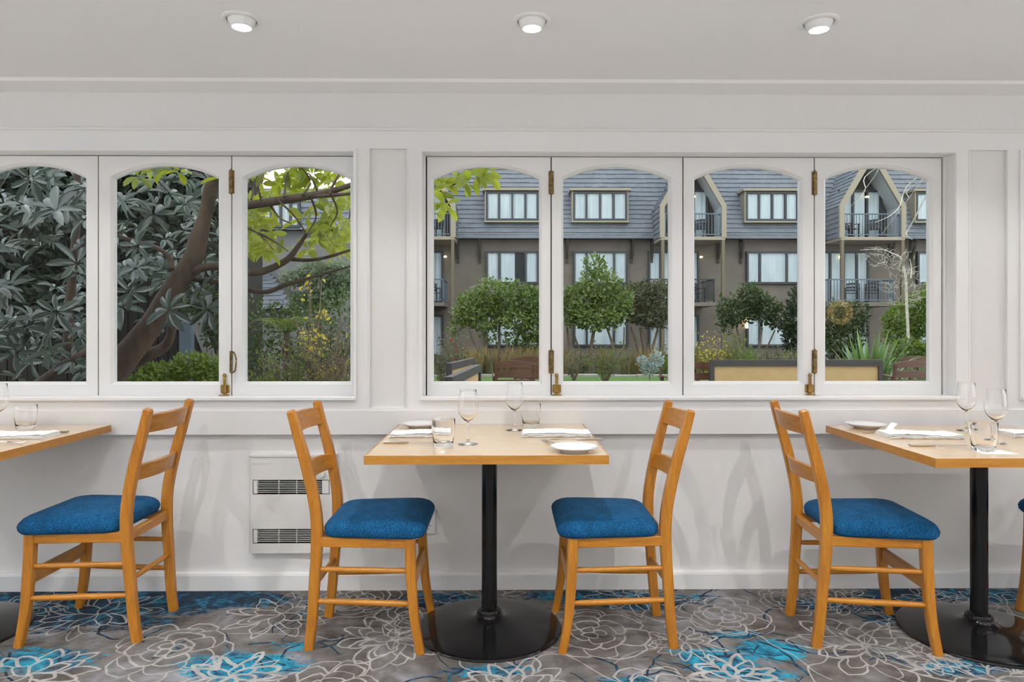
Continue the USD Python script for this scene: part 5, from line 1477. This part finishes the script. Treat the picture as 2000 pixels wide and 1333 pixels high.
twiggy('rose_bush', 'rose bush with two dark red flowers left of the light green camellia', 'bush', 893, 17.6, 1.0, 1.25, 12, 420, 'olive_leaf', .07, 50, 4)
twiggy('rose_bush', 'low twiggy rose bush with yellow-green tips in the second pane of the middle window', 'bush', 1182, 16.4, 1.5, 0.85, 22, 520, 'fresh_leaf', .07, 51)
twiggy('rose_bush', 'brownish rose bush at the left of the second pane of the middle window', 'bush', 1120, 17.2, 1.1, .8, 14, 260, 'olive_leaf', .07, 52)
twiggy('rose_bush', 'thin reddish rose stems beside the silver shrub', 'bush', 1290, 17.5, .8, 1.0, 9, 120, 'straw_leaf', .06, 53)
twiggy('tall_herb', 'tall yellow-flowering herb stems left of the amber glowing strip', 'plant', 1395, 16.0, 1.0, 1.15, 16, 380, 'yellow_leaf', .06, 54)
twiggy('tall_herb', 'tall pale green herb stems rising behind the long tan screen', 'plant', 1445, 15.5, .9, 1.3, 14, 420, 'fresh_leaf', .07, 55)
twiggy('tall_herb', 'grey-green herb stems behind the right part of the long tan screen', 'plant', 1530, 16.5, 1.3, .8, 18, 420, 'olive_leaf', .06, 56)
twiggy('tall_herb', 'low herb at the left edge of the left pane, by the end-on screen', 'plant', 862, 15.5, .9, .95, 16, 420, 'olive_leaf', .07, 57)

# flax: one mesh per blade
def flax(label, px, d, n, H, seed):
    r = np.random.default_rng(seed); Y = D2Y(d)
    t = thing('flax_plant', label, 'plant', (at(px, 0, Y)[0], Y, GZ), 0)
    for i in range(n):
        a = r.uniform(0, 2 * PI); l = r.uniform(0.15, 1.0); h = H * r.uniform(.75, 1.1); k = 7
        tt = np.linspace(0, 1, k); out = l * h * 0.62
        c = np.column_stack([math.cos(a) * (0.06 + out * tt ** 1.25), math.sin(a) * (0.06 + out * tt ** 1.25), h * (tt * (1 - .12 * l) - 0.40 * l * l * tt ** 3)])
        ww = 0.034 * r.uniform(.8, 1.25) * np.array([.8, 1, 1, .95, .8, .5, .03])
        s_ = np.array([-math.sin(a), math.cos(a), 0]); up = np.array([0, 0, .35])
        v = np.concatenate([c + s_ * ww[:, None] + up * ww[:, None], c, c - s_ * ww[:, None] + up * ww[:, None]])
        q = np.arange(k - 1)
        f = np.vstack([np.column_stack([q + o, q + 1 + o, q + 1 + k + o]) for o in (0, k)] + [np.column_stack([q + o, q + 1 + k + o, q + k + o]) for o in (0, k)])
        obj('blade', (v, f), 'flax_leaf', t, smooth=True)
    return t


flax('big green flax with arching sword leaves behind the long tan screen', 1697, 10.6, 130, 1.30, 60)
flax('smaller flax to the right of the big one, under the white sapling', 1800, 11.2, 60, 0.85, 61)

# pale sapling and overhanging bare twigs
YS = D2Y(14.0)
o = (at(1775, 0, YS)[0], YS, GZ)
t = thing('pale_sapling', 'slender leafless sapling with white bark in the fourth pane of the middle window', 'tree', o)


def pxpath(pts, Y, jy=0.0): return np.array([(at(a, b, Y)[0], Y + jy * math.sin(a * .13 + b * .07), at(a, b, Y)[1]) for a, b in pts])


obj('trunk', tube(spline(pxpath([(1777, 770), (1774, 660), (1771, 600), (1769, 545), (1764, 520)], YS), 18) - o, np.linspace(.034, .022, 18), 8), 'pale_bark', t)
obj('branch', tube(spline(pxpath([(1765, 522), (1756, 505), (1740, 494), (1715, 488), (1688, 487)], YS, .2), 14) - o, np.linspace(.02, .006, 14), 6), 'pale_bark', t)
obj('branch', tube(spline(pxpath([(1769, 545), (1775, 525), (1780, 505)], YS, .2), 8) - o, np.linspace(.014, .004, 8), 6), 'pale_bark', t)
r = np.random.default_rng(70); m = MB()
for i in range(130):
    px, py = ((r.uniform(1690, 1785), r.uniform(484, 520)) if i < 60 else (r.uniform(1735, 1800), r.uniform(520, 600)))
    if i < 60: py += (px - 1690) * .12
    a = r.normal(-.3 if px < 1760 else .2, .7); L = r.uniform(10, 30)
    m.add(*tube(spline(pxpath([(px, py), (px + L * .5 * math.sin(a), py - L * .4 * math.cos(a) * r.choice([-1, 1])), (px + L * math.sin(a) * 1.3, py - L * .2)], YS + r.uniform(-.4, .4)), 5) - o, np.linspace(.0045, .002, 5), 4, False))
obj('twigs', m, 'pale_bark', t, smooth=False, kind='stuff')
YT = D2Y(8.0); o = (at(1850, 0, YT)[0], YT, GZ)
t = thing('bare_branch_tree', 'leafless tree whose thin bare twigs hang across the A-frame dormer at the right', 'tree', o)
obj('trunk', tube(spline(pxpath([(1880, 872), (1870, 560), (1868, 420), (1850, 300), (1800, 200)], YT), 18) - o, np.linspace(.06, .03, 18), 8), 'bark', t)
for pts in ([(1850, 300), (1800, 350), (1770, 400), (1730, 425), (1690, 440)], [(1845, 290), (1760, 300), (1720, 330), (1680, 375), (1650, 405)], [(1848, 296), (1812, 420), (1800, 450), (1775, 470)], [(1850, 290), (1800, 310), (1780, 350), (1750, 450)], [(1830, 260), (1745, 270), (1705, 300), (1685, 350), (1672, 410)], [(1860, 350), (1820, 345), (1790, 365), (1770, 390)]):
    obj('twig', tube(spline(pxpath(pts, YT, .3), 18) - o, np.linspace(.010, .0025, 18), 5), 'pale_bark', t)

# ---------------------------------------------------------------- the big rhododendron
YR = D2Y(5.9)
o = np.array([at(210, 0, YR)[0], YR, GZ])
rh = thing('rhododendron_tree', 'big old rhododendron with a leaning brown trunk and whorls of large leathery leaves', 'tree', o)


def limb(name, pts, rads, Y=YR, jy=0.05, n=26, sides=14, m_='bark'):
    p = spline(pxpath(pts, Y, jy), n)
    rr = np.interp(np.linspace(0, 1, n), np.linspace(0, 1, len(rads)), rads)
    v, f = tube(p - o, rr, sides)
    v = v + (fbm(v * 9, 2, 4) - .5)[:, None] * 0.25 * rr.max() * unit(v - np.repeat(np.vstack([p - o]), sides, 0)[:len(v)] if len(v) == n * sides else np.vstack([unit(v[:n * sides] - np.repeat(p - o, sides, 0)), np.zeros((2, 3))]))
    return obj(name, (v, f), m_, rh, smooth=50)


limb('trunk', [(150, 830), (215, 745), (268, 670), (322, 585), (368, 508), (398, 430), (416, 375), (425, 320), (428, 240)], [.16, .12, .105, .095, .085, .060, .052, .046, .04])
limb('trunk', [(160, 840), (225, 732), (280, 700), (322, 672), (340, 620), (352, 560)], [.10, .075, .06, .045, .03, .02], YR + 0.25)
limb('branch', [(338, 528), (330, 505), (315, 488), (285, 477), (250, 468), (215, 458), (170, 470)], [.026, .021, .019, .018, .017, .016, .014], YR - .1)
limb('branch', [(362, 540), (390, 526), (430, 521), (480, 533), (520, 530), (556, 508), (580, 480), (600, 455)], [.04, .036, .034, .033, .032, .026, .02, .012], YR + .05)
limb('branch', [(360, 543), (400, 548), (440, 553), (482, 566), (520, 570), (560, 558), (620, 540), (686, 520)], [.03, .022, .02, .022, .022, .018, .013, .008], YR + .15)
limb('branch', [(560, 505), (600, 508), (640, 504), (686, 490)], [.018, .016, .014, .010], YR + .1)
limb('branch', [(430, 405), (480, 400), (530, 392), (590, 385), (640, 374), (700, 356)], [.03, .036, .036, .032, .026, .018], YR - .3)
limb('branch', [(590, 386), (640, 382), (690, 378)], [.018, .016, .012], YR - .3)
limb('branch', [(424, 345), (405, 330), (380, 300)], [.03, .024, .02], YR)
limb('branch', [(700, 380), (780, 372), (847, 366), (880, 360), (905, 350), (935, 328)], [.018, .014, .011, .010, .009, .006], YR - .3)
limb('branch', [(130, 700), (140, 600), (150, 500), (160, 400), (150, 310)], [.045, .04, .035, .03, .024], YR + .5)
limb('branch', [(70, 760), (120, 720), (165, 690), (215, 660)], [.06, .05, .05, .04], YR + .45)
for k, pts in enumerate(([(500, 395), (488, 360), (478, 330)], [(512, 393), (510, 365), (508, 335)], [(560, 388), (552, 355), (556, 330)], [(595, 383), (600, 350), (590, 325)], [(620, 378), (612, 350), (598, 335)], [(650, 370), (668, 340), (672, 320)], [(520, 396), (545, 425), (575, 440)], [(545, 392), (575, 420), (590, 450)], [(610, 384), (612, 420), (600, 460)], [(650, 380), (655, 410), (640, 440)], [(505, 455), (530, 470), (560, 490)], [(470, 440), (500, 455), (540, 490)])):
    limb('branch', pts, [.010, .008, .005], YR - .3, .1, 8, 6)

rr_ = np.random.default_rng(77)
VIEW = np.array([0, -DIST, EYE])


def whorls(spec, r, n_leaf=(6, 10), L=(0.10, 0.17), aspect=0.32, up=(0, -0.35, 0.75), droop=0.22, spread=0.35):
    """Rosettes of leaves: spec rows (x, y, z). Returns leaf arrays P, U, N, L, W."""
    P, U, N, Ls, Ws = [], [], [], [], []
    for c in spec:
        ax = unit(np.array(up) + r.normal(0, .38, 3)); e1 = unit(np.cross(ax, [0.3, 0.2, 1])); e2 = np.cross(ax, e1)
        k = r.integers(*n_leaf); a0 = r.uniform(0, 6.3); sz = r.uniform(*L)
        for i in range(k):
            a = a0 + 2 * PI * i / k + r.normal(0, .15); el = r.normal(.05, spread * .6)
            u = unit((e1 * math.cos(a) + e2 * math.sin(a)) * math.cos(el) + ax * math.sin(el))
            l = sz * r.uniform(.75, 1.15)
            P.append(c + u * 0.012); U.append(u); N.append(ax - u * math.sin(el)); Ls.append(l); Ws.append(l * aspect * r.uniform(.85, 1.15))
    return [np.array(q) for q in (P, U, N, Ls, Ws)]


def P3(px, py, Y): x, z = at(px, py, Y); return np.array([x, Y, z])


spec_dark, front = [], []
for i in range(200):                                       # the dark crown, in front of and behind the limbs
    px = rr_.uniform(-120, 435); py = rr_.uniform(250, 745)
    if px > 215 and py > 640: continue
    if px > 330 and py > 560: continue
    dpt = rr_.uniform(0.35, 2.2) if px > 215 else rr_.uniform(-0.9, 1.8)
    spec_dark.append(P3(px, py, YR + dpt))
for px, py, dy in ((130, 405, -.5), (75, 470, -.6), (150, 515, -.6), (110, 610, -.7), (45, 400, -.6), (20, 560, -.6), (165, 430, -.4), (105, 345, -.4), (95, 690, -.6), (20, 650, -.5), (30, 690, -.5), (255, 570, -.45), (290, 545, -.3), (265, 525, -.3), (240, 395, -.3), (300, 420, .25), (330, 380, .2), (360, 400, .3), (240, 600, -.3), (395, 560, .1), (385, 575, .2), (330, 605, -.2), (405, 605, .3), (270, 480, -.2), (160, 360, -.5), (60, 350, -.4), (150, 600, -.5), (60, 620, -.55), (180, 560, -.4), (5, 480, -.6), (305, 350, .2), (350, 345, .3)):
    spec_dark.append(P3(px, py, YR + dy))
spec_dark = [c for c in spec_dark if c[2] < 3.2]
for i in range(190): spec_dark.append(P3(rr_.uniform(-160, 450), 400, YR + rr_.uniform(-.9, 2.4)) * [1, 1, 0] + [0, 0, rr_.uniform(3.0, 4.6)])    # unseen upper crown, placed to shade the leaves below
A = whorls(spec_dark, rr_, (6, 10), (0.125, 0.205), 0.31, (0, -0.5, 0.6))
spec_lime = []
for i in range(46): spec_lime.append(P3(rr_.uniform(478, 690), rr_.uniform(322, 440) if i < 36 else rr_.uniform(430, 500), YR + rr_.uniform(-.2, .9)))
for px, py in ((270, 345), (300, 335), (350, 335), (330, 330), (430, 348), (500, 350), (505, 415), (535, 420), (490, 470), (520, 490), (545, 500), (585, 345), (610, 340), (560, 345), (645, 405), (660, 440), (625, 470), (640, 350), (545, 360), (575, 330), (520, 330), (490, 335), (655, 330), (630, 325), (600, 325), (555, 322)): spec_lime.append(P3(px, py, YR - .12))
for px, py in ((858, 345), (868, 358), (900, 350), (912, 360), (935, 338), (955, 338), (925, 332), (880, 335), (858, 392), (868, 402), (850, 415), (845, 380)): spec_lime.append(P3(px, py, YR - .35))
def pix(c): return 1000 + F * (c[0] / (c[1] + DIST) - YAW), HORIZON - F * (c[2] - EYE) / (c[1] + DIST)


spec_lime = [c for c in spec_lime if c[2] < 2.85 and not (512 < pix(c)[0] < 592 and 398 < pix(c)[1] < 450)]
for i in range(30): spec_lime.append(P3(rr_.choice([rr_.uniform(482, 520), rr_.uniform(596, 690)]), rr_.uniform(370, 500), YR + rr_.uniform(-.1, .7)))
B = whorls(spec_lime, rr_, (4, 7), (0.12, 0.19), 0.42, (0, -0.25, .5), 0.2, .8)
# large, near, visible leaves become parts of their own; the rest is joined
vis, sizes = [], []
for tagname, arr, mtl in (('d', A, 'rhododendron_leaf'), ('l', B, 'lime_leaf')):
    tip = arr[0] + arr[1] * arr[3][:, None] * .5
    rel = tip - VIEW; dep = rel[:, 1]
    px = 1000 + F * (rel[:, 0] / dep - YAW); py = HORIZON - F * rel[:, 2] / dep
    facing = np.abs((unit(arr[2]) * unit(rel)).sum(-1)) + .25
    sc = arr[3] / dep * facing * np.exp(-0.5 * np.maximum(0, rel[:, 1] - (YR + DIST)))
    inside = (((px > -10) & (px < 172)) | ((px > 222) & (px < 432)) | ((px > 478) & (px < 690)) | ((px > 845) & (px < 1010))) & (py > 322) & (py < 748)
    sc = np.where(inside, sc, 0)
    for i in range(len(sc)): vis.append((sc[i], tagname, i))
vis.sort(key=lambda q: -q[0])
chosen = {'d': [i for s_, t_, i in vis[:300] if t_ == 'd'], 'l': [i for s_, t_, i in vis[:300] if t_ == 'l']}
for tagname, arr, mtl, lab in (('d', A, 'rhododendron_leaf', None), ('l', B, 'lime_leaf', 'yellow-green leaf with backlight put into its colour')):
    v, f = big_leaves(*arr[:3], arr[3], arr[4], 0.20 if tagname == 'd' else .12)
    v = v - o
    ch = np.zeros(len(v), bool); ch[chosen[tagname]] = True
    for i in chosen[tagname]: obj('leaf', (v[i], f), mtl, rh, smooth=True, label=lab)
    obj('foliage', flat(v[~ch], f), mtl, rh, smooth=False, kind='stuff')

# added hedge and raised timber wall that darken the gaps behind it
shrub('dark_hedge', 'added tall hedge, shade put into its leaf colour, behind the rhododendron', 'hedge', 60, 745, 9.5, [(-60, 560, 90, 120), (40, 540, 80, 130), (130, 560, 80, 130), (220, 470, 80, 110), (-10, 380, 120, 110), (110, 360, 120, 110), (220, 340, 110, 80), (330, 350, 100, 90), (330, 470, 60, 80), (400, 450, 50, 70), (-120, 420, 100, 160), (420, 360, 50, 50)], 'shade_leaf', 13000, 0.19, [], 20, depth=.30)
YFN = D2Y(11.4)
fx0, fx1 = at(-420, 0, YFN)[0], at(446, 0, YFN)[0]
ztop = 4.3  # height added to block the sky between the leaves
t = thing('timber_shed', 'dark weathered timber wall behind the rhododendron, its height added to block the sky', 'shed', ((fx0 + fx1) / 2, YFN, GZ))
fo = ((fx0 + fx1) / 2, YFN, GZ)
obj('core', bx(fx0, fx1, YFN + .05, YFN + 1.6, GZ, ztop), 'fence_timber', t, smooth=False, off=fo)
n = 44
for k in range(n):
    a = fx0 + (fx1 - fx0) * k / n
    obj('plank', bx(a + .006, a + (fx1 - fx0) / n - .006, YFN - .012 + .006 * (k % 3), YFN + .06, GZ + .02, ztop - .1 + rb.uniform(-.03, .03), .003), 'fence_timber', t, smooth=False, off=fo)
obj('roof', bx(fx0 - .2, fx1 + .05, YFN - .35, YFN + 1.8, ztop, ztop + .12), 'dark_timber', t, smooth=False, off=fo)
YP = D2Y(10.0)
t = obj('garden_post', bx(at(349, 0, YP)[0], at(373, 0, YP)[0], YP, YP + .12, GZ, Z(628, YP), .01), 'blue_post', None, smooth=False, off=None); tag(t, 'blue-grey square post in front of the dark fence', 'post')
p0, p1 = P3(377, 612, D2Y(9.6)), P3(425, 735, D2Y(9.3))
t = obj('leaning_plank', bar([p0, (p0 + p1) / 2, p1], .14, .035, (1, 0, 0), .004), 'grey_plank', None); tag(t, 'grey plank leaning across the gap under the rhododendron', 'plank')

# undergrowth on the left
shrub('leafy_bush', 'low bright green bush under the leaning trunk, second pane of the left window', 'bush', 330, 760, 8.6, [(270, 725, 34, 24), (320, 735, 44, 26), (375, 720, 40, 30), (415, 735, 34, 40)], 'fresh_leaf', 2200, .075, [], 21)
shrub('leafy_bush', 'thin dark bush right of the leaning trunk, below its branches', 'bush', 390, 740, 9.2, [(340, 590, 22, 26), (395, 590, 34, 30), (420, 640, 20, 50)], 'dark_leaf', 700, .09, [[(400, 760, .02), (402, 680, .012), (395, 600, .01)], [(415, 760, .02), (420, 680, .012), (425, 600, .008)]], 22)
shrub('variegated_shrub', 'pale grey-green shrub at the right of the third pane of the left window', 'shrub', 630, 740, 14.0, [(575, 545, 28, 16), (620, 530, 34, 20), (665, 545, 34, 34), (640, 575, 40, 30), (590, 590, 30, 22)], 'pale_leaf', 4200, .10, [[(620, 740, .04), (620, 600, .03)]], 23)
shrub('dark_bush', 'dense dark shrub filling the lower part of the third pane of the left window', 'bush', 590, 745, 11.5, [(510, 640, 60, 60), (590, 650, 70, 70), (670, 640, 60, 80), (560, 720, 90, 50), (650, 720, 80, 50)], 'camellia_leaf', 2600, .10, [], 24)
twiggy('rose_bush', 'sparse twiggy rose bush in the middle of the third pane of the left window', 'bush', 560, 8.6, 1.0, 1.15, 30, 900, 'fresh_leaf', .05, 80)
twiggy('rose_bush', 'tall twiggy rose bush with yellow leaves, third pane of the left window', 'bush', 645, 8.8, 1.0, 1.45, 26, 190, 'yellow_leaf', .06, 81)
twiggy('rose_bush', 'small green rose bush at the lower left of the third pane of the left window', 'bush', 500, 8.0, .7, .75, 18, 800, 'fresh_leaf', .05, 82)
twiggy('rose_bush', 'brown twiggy bush crossing the lower right of the third pane', 'bush', 660, 8.2, .9, 1.0, 30, 500, 'straw_leaf', .045, 83)
twiggy('young_shrub', 'young shrub with round lime leaves below the lowest branch', 'shrub', 615, 9.6, .55, 2.0, 8, 170, 'yellow_leaf', .085, 84)


def fern(label, px, d, H, n, seed, z0=0.0):
    r = np.random.default_rng(seed); Y = D2Y(d)
    t = thing('fern', label, 'fern', (at(px, 0, Y)[0], Y, GZ + z0), 0)
    for i in range(n):
        a = 2 * PI * i / n + r.normal(0, .2); L = H * r.uniform(.8, 1.1); k = 16
        tt = np.linspace(0, 1, k)
        c = np.column_stack([math.cos(a) * L * .8 * tt, math.sin(a) * L * .8 * tt, L * (.85 * tt - .75 * tt ** 2.2)])
        m = MB(); m.add(*tube(c, np.linspace(.006, .002, k), 4, False))
        for j in range(1, k):
            for s in (-1, 1):
                u = np.array([-math.sin(a) * s, math.cos(a) * s, 0]) + np.array([math.cos(a), math.sin(a), 0]) * .35
                l = .17 * L * (1 - tt[j]) ** .6 * (0.4 + min(1, tt[j] * 5) * .6) + .01
                m.add(*flat(*small_leaves(c[j][None], u[None] - [0, 0, .15], np.array([[0, 0, 1.]]), np.array([l]), np.array([l * .32]))))
        obj('frond', m, 'fresh_leaf', t, smooth=False)
    return t


fern('tree fern with feathery arching fronds in the third pane of the left window', 560, 10.4, 0.85, 13, 90, 1.25)
obj('stem', tube([(0, 0, -1.25), (0.02, 0.02, -.6), (0, 0, 0.02)], [.045, .04, .04], 9), 'bark', stage.GetPrimAtPath('/World/fern'))
shrub('tall_tree', 'added tall dark tree blocking the sky in the gap between annex and hotel', 'tree', 715, 700, 42.0, [(700, 430, 36, 60), (730, 500, 34, 60), (690, 540, 34, 60), (720, 600, 40, 50)], 'dark_leaf', 3600, 0.45, [[(712, 700, .25), (712, 560, .2), (714, 460, .1)]], 95)  # added to block the strip of sky beside the hotel
